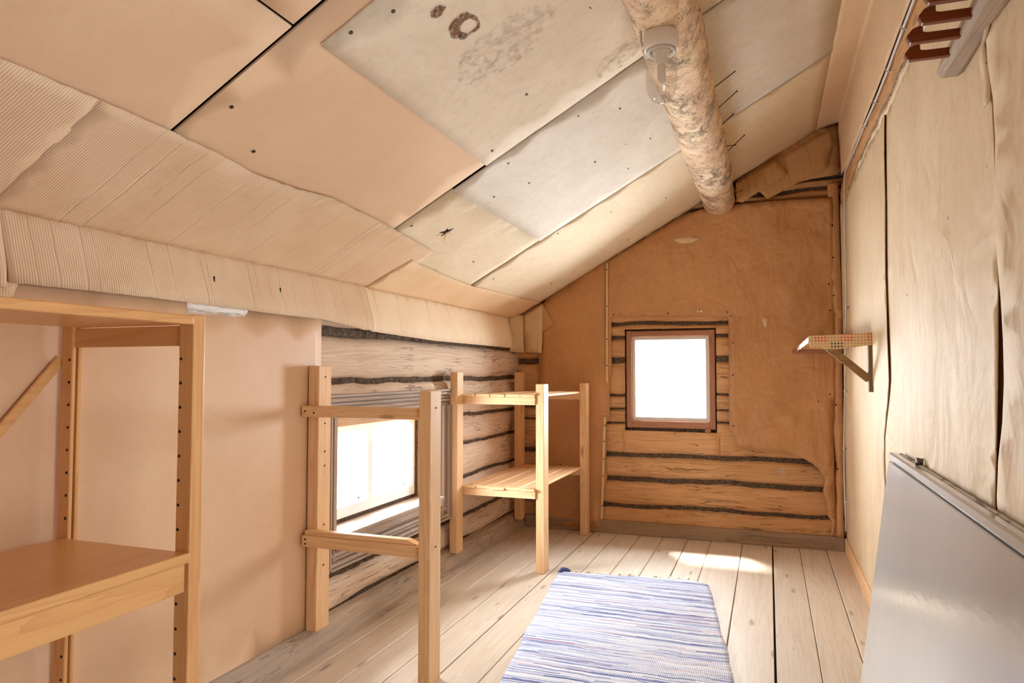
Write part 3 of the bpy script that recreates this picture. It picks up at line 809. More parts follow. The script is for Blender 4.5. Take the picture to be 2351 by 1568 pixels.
MB().box(x1 - .085, x1 - .045, 5.232, 5.27, z0 - .002, z0 + .024, .004).build('wedge', 'redwood', W1)
sa = MB()
a0, a1, c0, c1 = x0 + .046, x1 - .046, z0 + .070, z1 - .050
wd = .032
sa.box(a0, a0 + wd, 5.262, 5.315, c0, c1, .003).box(a1 - wd, a1, 5.262, 5.315, c0, c1, .003).box(a0 + wd - .001, a1 - wd + .001, 5.262, 5.315, c0, c0 + wd, .003).box(a0 + wd - .001, a1 - wd + .001, 5.262, 5.315, c1 - wd, c1, .003)
sash1 = sa.build('sash', 'whitedull', W1)
MB().box(a0 + .02, a1 - .02, 5.29, 5.294, c0 + .02, c1 - .02, 0).build('pane', 'glass', sash1)

# ------------------------------------------------------------------ far wall: papers and cardboard
def farp(u, v, d): return Vector((u, 5.214 - d, v))
def pill(u, v, c, r): return math.exp(-((u - c[0]) ** 2 + (v - c[1]) ** 2) / r ** 2)
polyL = [(-1.690, 1.32), (-1.655, 1.735), (-1.60, 1.80), (-1.148, 2.055), (-1.145, 1.62), (-1.128, 1.16), (-1.128, .86), (-1.165, .80), (-1.150, .62), (-1.168, .52), (-1.148, .42), (-1.178, .30), (-1.186, .10), (-1.20, .035), (-1.36, .03), (-1.60, .022), (-1.715, .02), (-1.70, .6), (-1.69, 1.0)]
o = sheet('paper_sheet', polyL, farp, 'kraft', .002, .06, disp=lambda u, v: .004 + .004 * fbm(u, v, 2, 1) + (.018 * max(0, 1 - v / .25) if v < .25 else 0), jag=.002)
tag(o, 'brown building paper hanging to the floor behind the corner rack', 'paper')
polyR = [(-1.145, 2.045), (-.60, 2.345), (-.43, 2.392), (-.17, 2.405), (.428, 2.395), (.432, 1.985), (.43, 1.3), (.405, .7), (.41, .20), (.395, .105), (.378, .105), (.391, .19), (.362, .23), (.354, .332), (.335, .40), (.351, .478), (.31, .545), (.272, .577), (.204, .618), (.10, .66), (-.02, .654), (-.12, .672), (-.222, .662), (-.218, .71), (-.235, .753), (-.268, .80), (-.263, 1.595), (-.70, 1.612), (-1.112, 1.616), (-1.114, 1.18), (-1.148, 1.10)]
def dR(u, v):
    d = .003 + .003 * fbm(u, v, 1.6, 2)
    if u > -.25:
        q = min(1, (u + .25) / .3)
        d += q * (.012 * fbm(u * 1.4 + v * .5, v - u * .3, 3.2, 7) + .016 * nz(u * 2.2 + v * 1.8, (v - u) * .7, 1.6, 4) + .010 * abs(nz(u * 3 + v * 2.2, (v - u) * .8, 2.6, 6)))
        d += .022 * q
    return d
o = sheet('paper_sheet', polyR, farp, 'kraftR', .002, .045, disp=dR, jag=.002)
tag(o, 'wrinkled brown building paper around and right of the small window', 'paper')
PR = o
for (u, v) in [(-1.095, 1.635), (-.69, 1.632), (-.27, 1.63), (-.245, 1.60), (-.235, 1.41), (-.238, 1.18), (-.24, .82), (.395, 1.8), (.40, 1.62), (.40, 1.45), (.39, 1.05)]:
    p = farp(u, v, dR(u, v) + .001); MB().tube([p, p + Vector((0, -.004, 0))], .0055, 8).build('nail_head', 'rust', PR)
for (u, v) in [(-.475, 1.640), (-.452, 1.641)]:
    p = farp(u, v, dR(u, v) + .001); MB().tube([p, p + Vector((0, -.003, 0))], .006, 8).build('white_pin', 'white', PR)
for (cx, cz, rx, rz, sd) in [(-.55, 2.17, .085, .028, 1), (-.015, 1.55, .018, .04, 2)]:
    pl = [(cx + rx * math.cos(a) * (1 + .15 * math.sin(3 * a)), cz + rz * math.sin(a) * (1 + .12 * math.cos(2 * a))) for a in [2 * PI * k / 20 for k in range(20)]]
    sheet('paper_patch', pl, farp, 'cardflat', .001, .03, disp=lambda u, v: dR(u, v) + .003, parent=PR)
# strip folded round the corner
o = sheet('paper_sheet', [(.40, 2.50), (.462, 2.50), (.47, 1.6), (.462, .9), (.455, .098), (.41, .10), (.417, .55), (.404, .95), (.418, 1.38), (.402, 1.9)], lambda u, v, d: Vector((u, 5.205 - d - max(0, u - .43) * 1.2, v)), 'kraft', .002, .04,
          disp=lambda u, v: .006 + .010 * abs(fbm(u, v, 4, 3)), jag=.002)
tag(o, 'narrow crumpled paper strip in the corner right of the window', 'paper')
for v in (2.2, 1.98, 1.72, 1.35, .98, .55): MB().tube([(.425, 5.184, v), (.425, 5.178, v)], .006, 8).build('nail_head', 'rust', o)

def lath(p, q, label):
    t = tag(MB().bar(p, q, .004, .016, (0, 0, 1) if abs(p[2] - q[2]) < .1 else (1, 0, 0), .001).build('lath', 'cardflat', None, p), label, 'lath')
    return t
o = lath((-1.146, 5.200, 1.12), (-1.141, 5.200, 2.035), 'thin upright lath nailed over the paper seam above the rack')
for z in (1.25, 1.45, 1.7, 1.98): MB().tube([(-1.143, 5.200, z), (-1.143, 5.195, z)], .005, 8).build('nail_head', 'rust', o)
o = lath((-1.190, 5.188, .10), (-1.162, 5.194, .89), 'thin upright lath on the torn paper edge below the window')
for z in (.2, .42, .55, .68, .80, .87): MB().tube([(-1.187 + .028 * (z - .1) / .79, 5.190, z), (-1.187 + .028 * (z - .1) / .79, 5.183, z)], .005, 8).build('nail_head', 'rust', o)

# cardboard in the left gable corner
wf = bpy.data.objects['wall_far']; wf['base_'] = (0, 0, 0)
def oval(cx, cz, rx, rz, sd): return [(cx + rx * math.cos(a) * (1 + .25 * noise.noise((math.cos(a) * 2, math.sin(a) * 2, sd))), cz + rz * math.sin(a) * (1 + .25 * noise.noise((math.sin(a) * 2, math.cos(a) * 2, sd)))) for a in [2 * PI * k / 22 for k in range(22)]]
sheet('pale_scrape', oval(.075, .505, .045, .030, 1), lambda u, v, d: Vector((u, 5.222 - d, v)), 'scrape', .0008, .02, parent=wf)
o = sheet('cardboard_piece', [(-1.80, 1.360), (-1.664, 1.348), (-1.656, 1.45), (-1.655, 1.735), (-1.80, 1.655), (-1.815, 1.645)], farp, 'cardflat', .004, .05, disp=lambda u, v: .018 + .002 * fbm(u, v, 4, 8), jag=.0015)
tag(o, 'tan cardboard square in the far left corner below the slope', 'cardboard')
o = sheet('cardboard_piece', [(-1.905, 1.362), (-1.805, 1.352), (-1.812, 1.65), (-1.905, 1.645)], lambda u, v, d: Vector((u - .0, 5.205 - d - (-1.805 - u) * 1.0, v)), 'cardflat', .004, .05, disp=lambda u, v: .012, jag=.0015)
tag(o, 'bent cardboard flap joining the left wall to the gable corner', 'cardboard')
o = sheet('cardboard_piece', [(-1.675, 1.50), (-1.565, 1.575), (-1.652, 1.735), (-1.69, 1.70)], farp, 'corrX', .004, .04, disp=lambda u, v: .013, jag=.001)
tag(o, 'pointed cardboard scrap sticking out beside the corner square', 'cardboard')

# cardboard at the right gable corner
o = sheet('cardboard_piece', [(-.205, 2.50), (-.19, 2.575), (-.10, 2.625), (.10, 2.745), (.327, 2.872), (.465, 2.895), (.478, 2.80), (.474, 2.552), (.30, 2.535), (.1, 2.50)], farp, 'corrX', .004, .06, disp=lambda u, v: .020 + .003 * fbm(u, v, 3, 5))
tag(o, 'brown cardboard backing strip under the ceiling at the right gable corner', 'cardboard')
def gab(u, v, d): return farp(u, v, d)
o = sheet('cardboard_piece', [(-.05, 2.49), (.012, 2.417), (.13, 2.475), (.257, 2.54), (.395, 2.60), (.445, 2.79), (.42, 2.86), (.33, 2.825), (.10, 2.70), (-.02, 2.63)], gab, 'corrX', .005, .04,
          disp=lambda u, v: .030 + .004 * fbm(u, v, 4, 6) + crease([.06, .12, .17, .25, .33], .003, .006)(v, u + .25 * (v - 2.6)), jag=.002)
tag(o, 'large creased brown cardboard panel right of the log end', 'cardboard')
o = sheet('cardboard_piece', [(-.195, 2.42), (-.155, 2.405), (-.04, 2.475), (.13, 2.565), (.145, 2.59), (.075, 2.69), (-.02, 2.64), (-.20, 2.545)], gab, 'corrX', .005, .035,
          disp=lambda u, v: .040 + .005 * fbm(u, v, 6, 9) + crease([-.08, .0, .03, .075], .005, .007)(v, u + .4 * (v - 2.55)), jag=.002)
tag(o, 'crumpled taped cardboard scrap touching the log end', 'cardboard')

# ------------------------------------------------------------------ right wall: papers
def seamA(z):
    P_ = [(0, 3.50), (.9, 3.47), (.97, 3.42), (1.15, 3.26), (1.25, 3.255), (1.575, 3.286), (1.85, 3.25), (2.27, 3.207), (3, 3.2)]
    for (a, ya), (c, yc) in zip(P_, P_[1:]):
        if a <= z <= c: return ya + (yc - ya) * (z - a) / (c - a)
    return 3.3
def seamB(z, r=False):
    P_ = [(0, 1.84), (.9, 1.844), (1.0, 1.83), (1.2, 1.80), (1.40, 1.775), (1.55, 1.752), (1.70, 1.762), (1.86, 1.765), (2.3, 1.75)]
    y = 1.8
    for (a, ya), (c, yc) in zip(P_, P_[1:]):
        if a <= z <= c: y = ya + (yc - ya) * (z - a) / (c - a)
    if r: y -= .075 * max(0, math.sin((z - .9) / .62 * PI)) if .9 < z < 1.52 else (.045 * max(0, math.sin((z - 1.55) / .35 * PI)) if 1.55 < z < 1.9 else 0)
    return y
def rp(u, v, d): return Vector((XR - .002 - d, u, v))
def zs(n, lo, hi): return [lo + (hi - lo) * i / n for i in range(n + 1)]
TOPZ = lambda y: 2.272 + .03 * nz(y, 0, 2.4, 3) + .012 * nz(y, 0, 9, 1) + max(0, (y - 3.0)) * .022
def sheetR(y_lo, y_hi, mat, disp, label, lofn=None, hifn=None, z_lo=.088):
    poly = [(hifn(z) if hifn else y_hi, z) for z in zs(26, z_lo, 2.30)][:-1]
    ye, ys = (hifn(2.3) if hifn else y_hi), (lofn(2.3) if lofn else y_lo)
    n = int((ye - ys) / .06)
    poly += [(ye + (ys - ye) * i / n, TOPZ(ye + (ys - ye) * i / n)) for i in range(n + 1)]
    poly += [(lofn(z) if lofn else y_lo, z) for z in zs(26, 2.28, z_lo)]
    o = sheet('paper_sheet', poly, rp, mat, .002, .06, disp=disp)
    return tag(o, label, 'paper')
def base_bulge(u, v): return .003 + .006 * (fbm(u * 1.0, v * .45, 2.0, 11) + .6) * max(0, min(1, (v - .85) / .3)) * max(.25, min(1, (4.75 - u) / .4))
def d1(u, v): return base_bulge(u, v) + .012 * max(0, 1 - (u - 3.2) / .35) * (nz(v, 0, 2.3, 5) + .35)
def lift(y, e, wd, amp, v, sd): 
    t = abs(y - e) / wd
    return amp * (1 - t) ** 2 * max(.15, .55 + .9 * nz(v, 0, 2.6, sd)) if t < 1 else 0
sheetR(3.10, 5.205, 'kraftL', lambda u, v: .004 + base_bulge(u, v) + lift(u, seamA(v), .09, .006, v, 2) * max(0, min(1, (v - .88) / .12)), 'tan building paper on the right wall nearest the gable', lofn=seamA, z_lo=.06)
sheetR(1.7, 3.3, 'kraftL', lambda u, v: .002 + base_bulge(u, v) * max(.3, min(1, (3.35 - u) / .25)) + lift(u, seamB(v), .08, .010, v, 8), 'tan building paper below the peg rack, between the two wall seams', lofn=lambda z: seamB(z), hifn=lambda z: 3.56, z_lo=.06)
sheetR(1.20, 1.7, 'kraftL', lambda u, v: .003 + base_bulge(u, v) + lift(u, seamB(v, True), .12, .026, v + 3, 4) * max(0, min(1, (v - .88) / .12)), 'tan building paper at the right picture edge with a bulging seam', hifn=lambda z: seamB(z, True), z_lo=.06)
# upper edge: curled lip and wool along the slot
def strip(name, zlow, r, mat, label, cat, sd, y0_=1.2, y1_=4.7):
    b = MB(); n = 110; pts = []; rr = []
    for k in range(n + 1):
        y = y0_ + (y1_ - y0_) * k / n
        z = TOPZ(y) + zlow + .006 * nz(y, 0, 13, sd)
        pts.append((XR - .004 + .006 * nz(y, 1, 8, sd), y, z)); rr.append(r * (1 + .35 * nz(y, 2, 11, sd)) * (1 if k < n * .8 else 1 - .8 * (k - n * .8) / (n * .2)))
    b.tube(pts, rr, 8)
    return tag(b.build(name, mat, None, pts[n // 2]), label, cat)
strip('paper_curl', .004, .016, 'kraftL', 'curled torn paper edge along the top of the right wall paper', 'paper', 3)
strip('insulation_wool', .030, .014, 'wool', 'grey-brown insulation wool in the slot above the right wall paper', 'insulation', 6)
# folded cardboard above the slot, turning into the ceiling
def fold(u, v, d):
    # v: 0..1 ceiling part, 1..2 wall part
    if v <= 1: 
        x = .335 + (.478 - .335) * v; z = (zc(.335) - .012) + (2.915 - zc(.335) + .012) * v
        return Vector((x, u, z - d))
    t = v - 1
    return Vector((.478 - d * .9, u, 2.915 - .45 * t - d * .3))
o = sheet('cardboard_sheet', [(-1.2, 0), (5.21, 0), (5.21, 1), (5.05, 1.9), (4.7, 1.98), (3.4, 2.0), (2.0, 2.0), (-1.2, 2.0)], fold, 'cardflat', .003, .11, disp=lambda u, v: .003 + .004 * fbm(u, v, 2.0, 13))
tag(o, 'long folded tan cardboard between the ceiling and the right wall', 'cardboard')
# hole torn in the paper beside the peg rack
o = sheet('torn_paper_flap', [(1.735, 1.98), (1.775, 1.93), (1.80, 1.895), (1.792, 1.82), (1.79, 1.785), (1.757, 1.79), (1.762, 1.86), (1.765, 1.92), (1.73, 1.95)], rp, 'kraftL', .002, .02, disp=lambda u, v: .024 + .012 * nz(v, u, 9, 2))
tag(o, 'torn curled paper tongue beside the end of the peg rack', 'paper')
MB().box(XR - .026, XR - .022, 1.766, 1.792, 1.875, 1.945, .001).build('slit', 'dark', o)

# ------------------------------------------------------------------ log (purlin) with nails
def log_bm():
    b = MB(); bm = b.bm; n = 150; m = 40; R_ = []
    for k in range(n + 1):
        y = -1.2 + (5.235 + 1.2) * k / n
        cx, cz = -.318 + .012 * nz(y, 0, .8, 3), 2.447 + .008 * nz(y, 0, .9, 8)
        r0 = .117 + .008 * nz(y, 0, 1.1, 4) + max(0, (3.0 - y)) * .003
        R_.append([bm.verts.new((cx + (r0 + .006 * nz(y * 2, math.cos(a) * 1.0 + 5 * math.sin(a), 2, 2) + .004 * nz(y * 9, a * 2, 1, 6)) * math.cos(a), y, cz + (r0 + .006 * nz(y * 2, math.sin(a) * 3, 2, 5) + .003 * nz(y * 11, a * 3, 1, 9)) * math.sin(a))) for a in [2 * PI * q / m for q in range(m)]])
    for k in range(n):
        for q in range(m): bm.faces.new((R_[k][q], R_[k][(q + 1) % m], R_[k + 1][(q + 1) % m], R_[k + 1][q])).smooth = True
    bm.faces.new(R_[0]); bm.faces.new(R_[-1][::-1])
    bmesh.ops.recalc_face_normals(bm, faces=bm.faces)
    return b
tag(log_bm().build('log_beam', 'bark', None, (-.318, 2.5, 2.447)), 'round peeled log running along under the sloping ceiling', 'beam')
NL = [('nail at the lamp end of the row on the log', (-.203, 3.16, 2.462), (-.118, 3.15, 2.515)),
      ('second nail from the lamp, sticking out of the log', (-.203, 3.40, 2.455), (-.118, 3.36, 2.508)),
      ('short middle nail sticking out of the log', (-.203, 3.62, 2.445), (-.145, 3.58, 2.480)),
      ('short level nail just below the middle of the row on the log', (-.203, 3.95, 2.440), (-.150, 3.97, 2.447)),
      ('longest slanted nail in the row on the log', (-.203, 4.05, 2.435), (-.105, 4.00, 2.505)),
      ('bent nail at the gable end of the log', (-.205, 5.00, 2.430), (-.150, 4.96, 2.440))]
for lb, a, c in NL:
    d = (Vector(c) - Vector(a)).normalized()
    a2 = Vector(a) - d * .03
    o = MB().tube([a2, c], .0022, 8).tube([Vector(c), Vector(c) + d * .002], .005, 8).build('nail', 'rust', None, a)
    tag(o, lb, 'nail', 'nails in the log')

# ------------------------------------------------------------------ lamp under the log
LX, LY, LZ = -.320, 2.315, 2.332
K = 1.08
def kp(P_): return [(r * K, z * K) for r, z in P_]
T = thing('ceiling_lamp', 'unlit porcelain lamp with a clear glass dome under the log', 'lamp', (LX, LY, LZ))
MB().lathe(kp([(.0, .0), (.050, .0), (.053, -.004), (.054, -.040), (.051, -.056), (.047, -.056), (.044, -.050), (.0, -.050)]), (LX, LY, LZ)).build('canopy', 'porcelain', T)
MB().lathe(kp([(.036, -.050), (.0445, -.052), (.0445, -.062), (.041, -.064), (.034, -.058), (.036, -.050)]), (LX, LY, LZ)).build('threaded_ring', 'whitedull', T)
MB().lathe(kp([(.0, -.048), (.026, -.048), (.026, -.064), (.019, -.068), (.0195, -.098), (.018, -.100), (.0, -.100)]), (LX, LY, LZ)).build('socket', 'porcelain', T)
bulb = MB().lathe(kp([(.0115, -.098), (.0135, -.104), (.0135, -.142), (.011, -.152), (.006, -.158), (.0, -.160)]), (LX, LY, LZ), 24).build('bulb', 'bulbglass', T)
MB().lathe(kp([(.046, -.057), (.0475, -.066), (.0455, -.072), (.047, -.085), (.0475, -.15), (.045, -.175), (.038, -.197), (.026, -.212), (.012, -.219), (.0, -.221)]), (LX, LY, LZ), 48).build('glass_dome', 'dome', T)
pts = [(LX - .048, LY, LZ - .03), (LX - .060, LY, LZ - .035), (LX - .066, LY, LZ - .02), (LX - .067, LY, LZ + .01), (LX - .07, LY, LZ + .05), (LX - .098, LY, LZ + .10), (LX - .118, LY, LZ + .14)]
MB().tube(pts, .0045, 8).build('cord', 'cable', T)

# ------------------------------------------------------------------ cable on the right wall
T = thing('cable', 'thin grey electric cable clipped along the slot and down the far corner', 'cable', (.46, 4.9, .15))
cp = [(.470, .9, 2.425), (.470, 1.8, 2.425), (.468, 2.4, 2.424), (.468, 2.874, 2.418), (.468, 3.1, 2.411), (.468, 3.46, 2.413), (.468, 3.83, 2.428), (.468, 4.2, 2.432), (.466, 4.6, 2.440), (.463, 4.71, 2.425), (.462, 4.735, 2.37), (.461, 4.76, 2.16), (.460, 4.745, 1.85), (.458, 4.74, 1.615), (.456, 4.80, 1.43), (.457, 4.87, 1.21), (.457, 4.99, .93), (.458, 5.08, .635), (.455, 5.05, .44), (.453, 5.00, .275), (.455, 5.03, .20), (.460, 5.06, .165)]
def smooth_pts(P_, k=5):
    out = []
    for i in range(len(P_) - 1):
        p0, p1, p2, p3 = [Vector(P_[max(0, min(len(P_) - 1, j))]) for j in (i - 1, i, i + 1, i + 2)]
        for q in range(k):
            t = q / k
            out.append(.5 * ((2 * p1) + (p2 - p0) * t + (2 * p0 - 5 * p1 + 4 * p2 - p3) * t * t + (3 * p1 - p0 - 3 * p2 + p3) * t ** 3))
    return out + [Vector(P_[-1])]
MB().tube(smooth_pts(cp), .0055, 10).build('cord', 'cable', T)
for p in ((.468, 2.75, 2.42), (.468, 3.1, 2.411), (.468, 3.46, 2.413), (.468, 3.83, 2.428), (.468, 4.3, 2.434), (.460, 4.745, 1.95), (.458, 4.75, 1.60), (.457, 4.93, 1.08), (.458, 5.08, .70), (.454, 5.02, .36)):
    MB().box(p[0] - .008, p[0] + .016, p[1] - .005, p[1] + .005, p[2] - .008, p[2] + .008, .002).build('clip', 'cable', T)

# ------------------------------------------------------------------ peg rack
T = thing('peg_rack', 'old wooden peg rack high on the right wall', 'peg rack', (.46, 1.5, 1.96))
MB().prism([(.462, 1.948), (.424, 1.948), (.414, 1.962), (.435, 2.02), (.478, 2.02), (.478, 1.96)], lambda u, v, t: Vector((u, t, v)), 1.2, 2.02, .003).build('rail', 'old', T)
def peg(y, z, L):
    b = MB()
    pl = [(.42, -.011), (.42, .009), (.42 - L + .045, .010), (.42 - L + .034, .012), (.42 - L + .034, .030), (.42 - L + .012, .022), (.42 - L, .006), (.42 - L + .008, -.010)]
    b.prism(pl, lambda u, v, t: Vector((u, y + t, z + v)), -.009, .009, .002)
    return b
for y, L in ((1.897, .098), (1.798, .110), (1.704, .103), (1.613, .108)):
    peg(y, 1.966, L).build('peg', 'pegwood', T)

# ------------------------------------------------------------------ corner wall shelf on a bracket
T = thing('wall_shelf', 'high bracket shelf with triangle-print cloth edge on the right wall', 'shelf', (.35, 4.4, 1.35))
MB().box(.195, .470, 3.735, 5.185, 1.352, 1.374, .002).build('board', 'warmY', T)
cl = MB()
cl.prism([(.190, 1.378), (.484, 1.391), (.488, 1.345), (.470, 1.330), (.36, 1.318), (.29, 1.305), (.268, 1.308), (.245, 1.318), (.20, 1.318), (.192, 1.340)], lambda u, v, t: Vector((u, t, v)), 3.722, 3.727)
cl.build('front_lining', 'oilcloth', T)
b = MB(); bm = b.bm; n = 30; R_ = []
for k in range(n + 1):
    y = 3.724 + (5.19 - 3.724) * k / n
    R_.append([bm.verts.new((.196, y, 1.379)), bm.verts.new((.190 + .003 * nz(y, 0, 5, 1), y, 1.376)), bm.verts.new((.186 + .004 * nz(y, 0, 4, 2), y, 1.344 + .004 * nz(y, 0, 6, 3))), bm.verts.new((.190 + .004 * nz(y, 0, 4, 2), y, 1.344 + .004 * nz(y, 0, 6, 3)))])
for k in range(n):
    for q in range(4): bm.faces.new((R_[k][q], R_[k + 1][q], R_[k + 1][(q + 1) % 4], R_[k][(q + 1) % 4])).smooth = True
bm.faces.new(R_[0]); bm.faces.new(R_[-1][::-1])
bmesh.ops.recalc_face_normals(bm, faces=bm.faces)
b.build('side_lining', 'backing', T)
MB().box(.192, .472, 3.726, 5.185, 1.3745, 1.3785, .001).build('top_lining', 'oilcloth', T)
MB().box(.452, .480, 3.735, 3.785, 1.105, 1.352, .002).build('wall_batten', 'bracketZ', T)
MB().bar((.275, 3.757, 1.325), (.455, 3.757, 1.165), .030, .036, (0, 0, 1), .002).build('diagonal_brace', 'bracket', T)
MB().box(.155, .462, 5.160, 5.196, 1.325, 1.352, .002).build('support_batten', 'redwood', T)

# ------------------------------------------------------------------ grey panel leaning on the right wall
T = thing('panel', 'large glossy grey panel leaning against the right wall', 'panel', (.33, 2.2, 0))
ang = math.atan2(.120, .900)
ca, sa_ = math.cos(ang), math.sin(ang)
def pp(u, v, t):   # v up the slab from its foot, t thickness toward the wall, u along Y
    return Vector((.306 + v * sa_ + t * ca, u, .0 + v * ca - t * sa_ + .006))
def slab(y0_, y1_, v0, v1, t0, t1, bev):
    b = MB()
    b.prism([(v0, t0), (v1, t0), (v1, t1), (v0, t1)], lambda u, v, t: pp(t, u, v), y0_, y1_, bev)
    return b
slab(1.22, 2.98, 0, .868, 0, .030, .003).build('face', 'panel', T)
slab(1.22, 2.98, .873, .902, -.002, .030, .006).build('top_rail', 'panel', T)
slab(1.222, 2.978, .0, .904, .030, .044, .003).build('back_frame', 'paneledge', T)
b = MB(); b.tube([pp(2.62, .902, .034), pp(2.62, .925, .034)], .011, 14); b.build('knob', 'steel', T)

# ------------------------------------------------------------------ rug
T = thing('rag_rug', 'blue and white striped woven rag rug on the plank floor', 'rug', (-.68, 3.2, 0))
def rugp(s, t):   # s across 0..1, t along 0..1 from the far end
    far = Vector((-1.194, 4.062)).lerp(Vector((-.335, 4.165)), s)
    near = Vector((-.925, 2.10)).lerp(Vector((-.045, 2.20)), s)
    p = far.lerp(near, t)
    e = max(0, 1 - t / .10)
    if s > .8: p.y -= .07 * e * ((s - .8) / .2) ** 2
    p.x += .010 * nz(t * 9, s, 1, 3) * (1 if s in (0, 1) else .3) + .012 * nz(t * 3, s, 1, 1)
    p.y += .010 * nz(s * 4, t * 3, 1, 8)
    return p
b = MB(); bm = b.bm; nu, nv = 44, 110; G = []
for j in range(nv + 1):
    row = []
    for i in range(nu + 1):
        p = rugp(i / nu, j / nv)
        row.append((bm.verts.new((p.x, p.y, .011 + .003 * nz(p.x * 3, p.y * 3, 1, 5) + .0012 * nz(p.x * 6, p.y * 40, 1, 2))), bm.verts.new((p.x, p.y, .003))))
    G.append(row)
for j in range(nv):
    for i in range(nu):
        a_, b_, c_, d_ = G[j][i], G[j][i + 1], G[j + 1][i + 1], G[j + 1][i]
        bm.faces.new((a_[0], b_[0], c_[0], d_[0])).smooth = True; bm.faces.new((d_[1], c_[1], b_[1], a_[1]))
ed = [G[0][i] for i in range(nu + 1)] + [G[j][nu] for j in range(1, nv + 1)] + [G[nv][i] for i in range(nu - 1, -1, -1)] + [G[j][0] for j in range(nv - 1, 0, -1)]
for k in range(len(ed)):
    a_, b_ = ed[k], ed[(k + 1) % len(ed)]
    bm.faces.new((a_[1], b_[1], b_[0], a_[0]))
bmesh.ops.recalc_face_normals(bm, faces=bm.faces)
b.build('weave', 'rug', T)
for k, s in enumerate((.04, .10, .17, .25, .33, .40, .46, .53, .63, .70, .75, .80, .86)):
    p = rugp(s, 0); r = random.Random(k)
    L = r.uniform(.04, .075); dx = r.uniform(-.05, .02)
    pts = [(p.x, p.y - .004, .008), (p.x + dx * .3, p.y + L * .4, .010), (p.x + dx * .8 + .006, p.y + L * .75, .007), (p.x + dx, p.y + L, .006)]
    MB().tube(smooth_pts(pts, 4), [.0038] * 6 + [.0055, .0065, .0060, .0055, .0042, .0035, .003], 7).build('tassel', 'cotton', T)
b = MB(); p = rugp(.015, 0)
b.tube([(p.x - .004, p.y - .02, .010), (p.x + .008, p.y + .012, .018), (p.x + .03, p.y + .028, .014), (p.x + .05, p.y + .03, .009)], [.010, .016, .014, .006], 10)
b.build('corner_knot', 'cottonblue', T, label='dark blue knotted corner')

# ------------------------------------------------------------------ timber stands
def post(x0_, x1_, y0_, y1_, z0_, z1_): return MB().box(x0_, x1_, y0_, y1_, z0_, z1_, .003, 2)
def nails(parent, pts, axis='Y', r=.004):
    for p in pts:
        p = Vector(p); d = Vector((0, -.002, 0)) if axis == 'Y' else Vector((.002, 0, 0))
        MB().tube([p - d * .5, p + d], r, 8).build('nail_head', 'rust', parent)
T = thing('timber_stand', 'unfinished pine end frame with two crossbars by the left window', 'stand', (-1.53, 2.48, 0))
p1 = post(-1.846, -1.794, 2.503, 2.594, .112, 1.227).build('wall_post', 'pineZ', T)
p2 = post(-1.278, -1.229, 2.431, 2.526, 0, 1.127).build('front_post', 'pineZ', T)
nails(p1, [(-1.794, 2.55, z) for z in (1.18, .98, .86, .80, .55, .38)], 'X'); nails(p2, [(-1.229, 2.48, z) for z in (1.06, .52)], 'X')
c1_ = post(-1.847, -1.278, 2.458, 2.503, 1.012, 1.058).build('crossbar', 'pineX', T)
c2_ = post(-1.838, -1.278, 2.458, 2.503, .473, .520).build('crossbar', 'pineX', T)
nails(c1_, [(-1.828, 2.458, 1.037), (-1.785, 2.458, 1.03)]); nails(c2_, [(-1.82, 2.458, .505), (-1.82, 2.458, .487)])
MB().prism([(-1.83, .520), (-1.325, .520), (-1.30, .523), (-1.345, .540), (-1.83, .540)], lambda u, v, t: Vector((u, t, v)), 2.466, 2.503, .002).build('broken_slat', 'pineX', T)

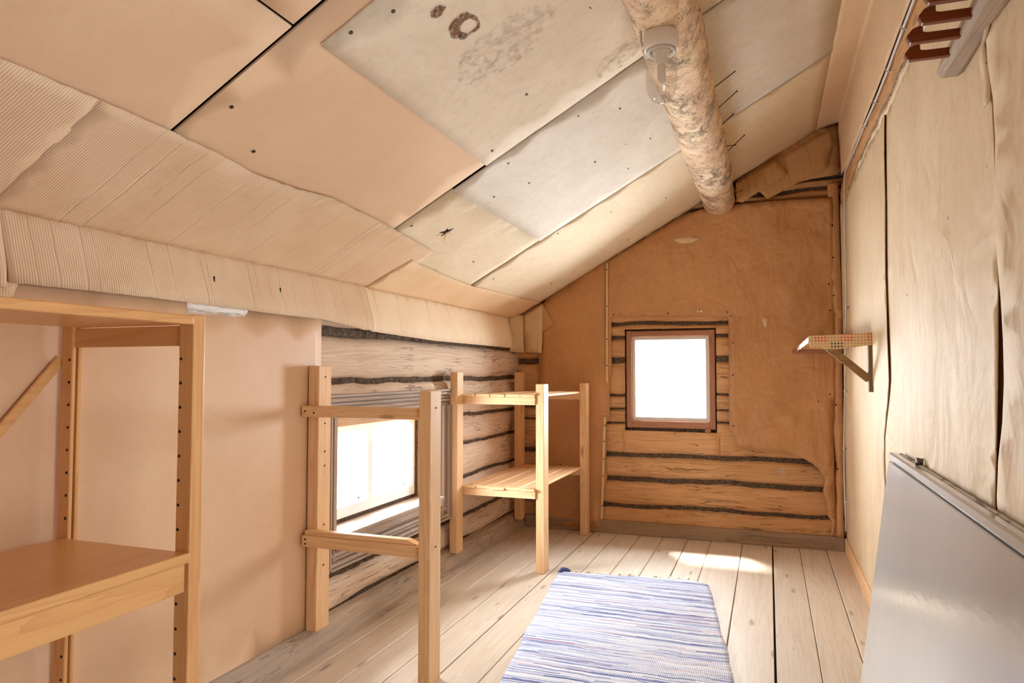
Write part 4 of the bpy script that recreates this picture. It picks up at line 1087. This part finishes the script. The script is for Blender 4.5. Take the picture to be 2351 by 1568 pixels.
T = thing('corner_rack', 'unfinished pine rack with two slatted shelves in the far left corner', 'rack', (-1.55, 4.5, 0))
for nm, bx in (('wall_post', (-1.838, -1.789, 3.90, 3.990, .10, 1.199)), ('wall_post', (-1.825, -1.773, 5.02, 5.110, .085, 1.199)), ('front_post', (-1.319, -1.268, 4.005, 4.098, 0, 1.128)), ('front_post', (-1.325, -1.274, 5.065, 5.155, 0, 1.118))):
    post(*bx).build(nm, 'pineZ', T)
for zt in (1.002, .441):
    post(-1.838, -1.319, 3.992, 4.037, zt, zt + .046).build('crossbar', 'pineX', T)
    post(-1.773, -1.325, 5.065, 5.110, zt - .006, zt + .040).build('crossbar', 'pineX', T)
    zb = zt + .046
    for k in range(5):
        xa = -1.800 + k * .0965
        dz = .0022 * (k % 2); de = random.uniform(-.006, .012)
        MB().prism([(xa + .003, zb), (xa + .0935, zb), (xa + .0935, zb + .009), (xa + .087, zb + .014 + dz), (xa + .010, zb + .014 + dz), (xa + .003, zb + .008)],
                   lambda u, v, t: Vector((u, t, v + .001 - (t - 4.0) * .005)), 3.975 + de, 5.085 + de, 0).build('slat', 'pineY', T)

# ------------------------------------------------------------------ shelving unit on the left
T = thing('shelving_unit', 'lacquered pine shelving unit with two shelves at the left edge', 'shelving unit', (-1.6, 1.0, 0))
XF0, XF1, XB0, XB1 = -1.417, -1.370, -1.838, -1.795
YE = 1.382
pegs_z = [.0617 * k for k in range(4, 21)]
def end_frame(ya, sgn):
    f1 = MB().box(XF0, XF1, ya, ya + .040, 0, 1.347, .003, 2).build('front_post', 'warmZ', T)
    bb = MB()
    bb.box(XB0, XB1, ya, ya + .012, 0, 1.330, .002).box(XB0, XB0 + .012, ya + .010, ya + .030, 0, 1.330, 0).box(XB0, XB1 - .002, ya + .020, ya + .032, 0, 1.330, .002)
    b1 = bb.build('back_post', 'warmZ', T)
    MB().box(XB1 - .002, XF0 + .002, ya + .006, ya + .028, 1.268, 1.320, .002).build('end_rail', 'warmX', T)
    if sgn:
        for z in pegs_z:
            MB().tube([(XF0 + .008, ya + .004, z), (XF0 + .008, ya - .0006, z)], .0042, 8).build('peg_hole', 'dark', f1)
            MB().tube([(XB1 - .010, ya + .004, z), (XB1 - .010, ya - .0006, z)], .0042, 8).build('peg_hole', 'dark', b1)
end_frame(YE, 1); end_frame(.53, 0)
MB().box(-1.765, XF1 + .004, .50, YE - .001, 1.3205, 1.3445, .005, 3).build('shelf_board', 'warmY', T)
MB().box(-1.815, XF1 + .006, .50, YE - .001, .724, .749, .004, 3).build('shelf_board', 'warmY', T)
MB().box(XF1 - .024, XF1 - .004, .50, YE - .008, .652, .7235, .003, 2).build('front_rail', 'warmY', T)
MB().bar((-1.8445, 1.386, 1.236), (-1.8445, .56, .266), .011, .028, (0, -1, 1), .002).build('cross_brace', 'warmY', T)
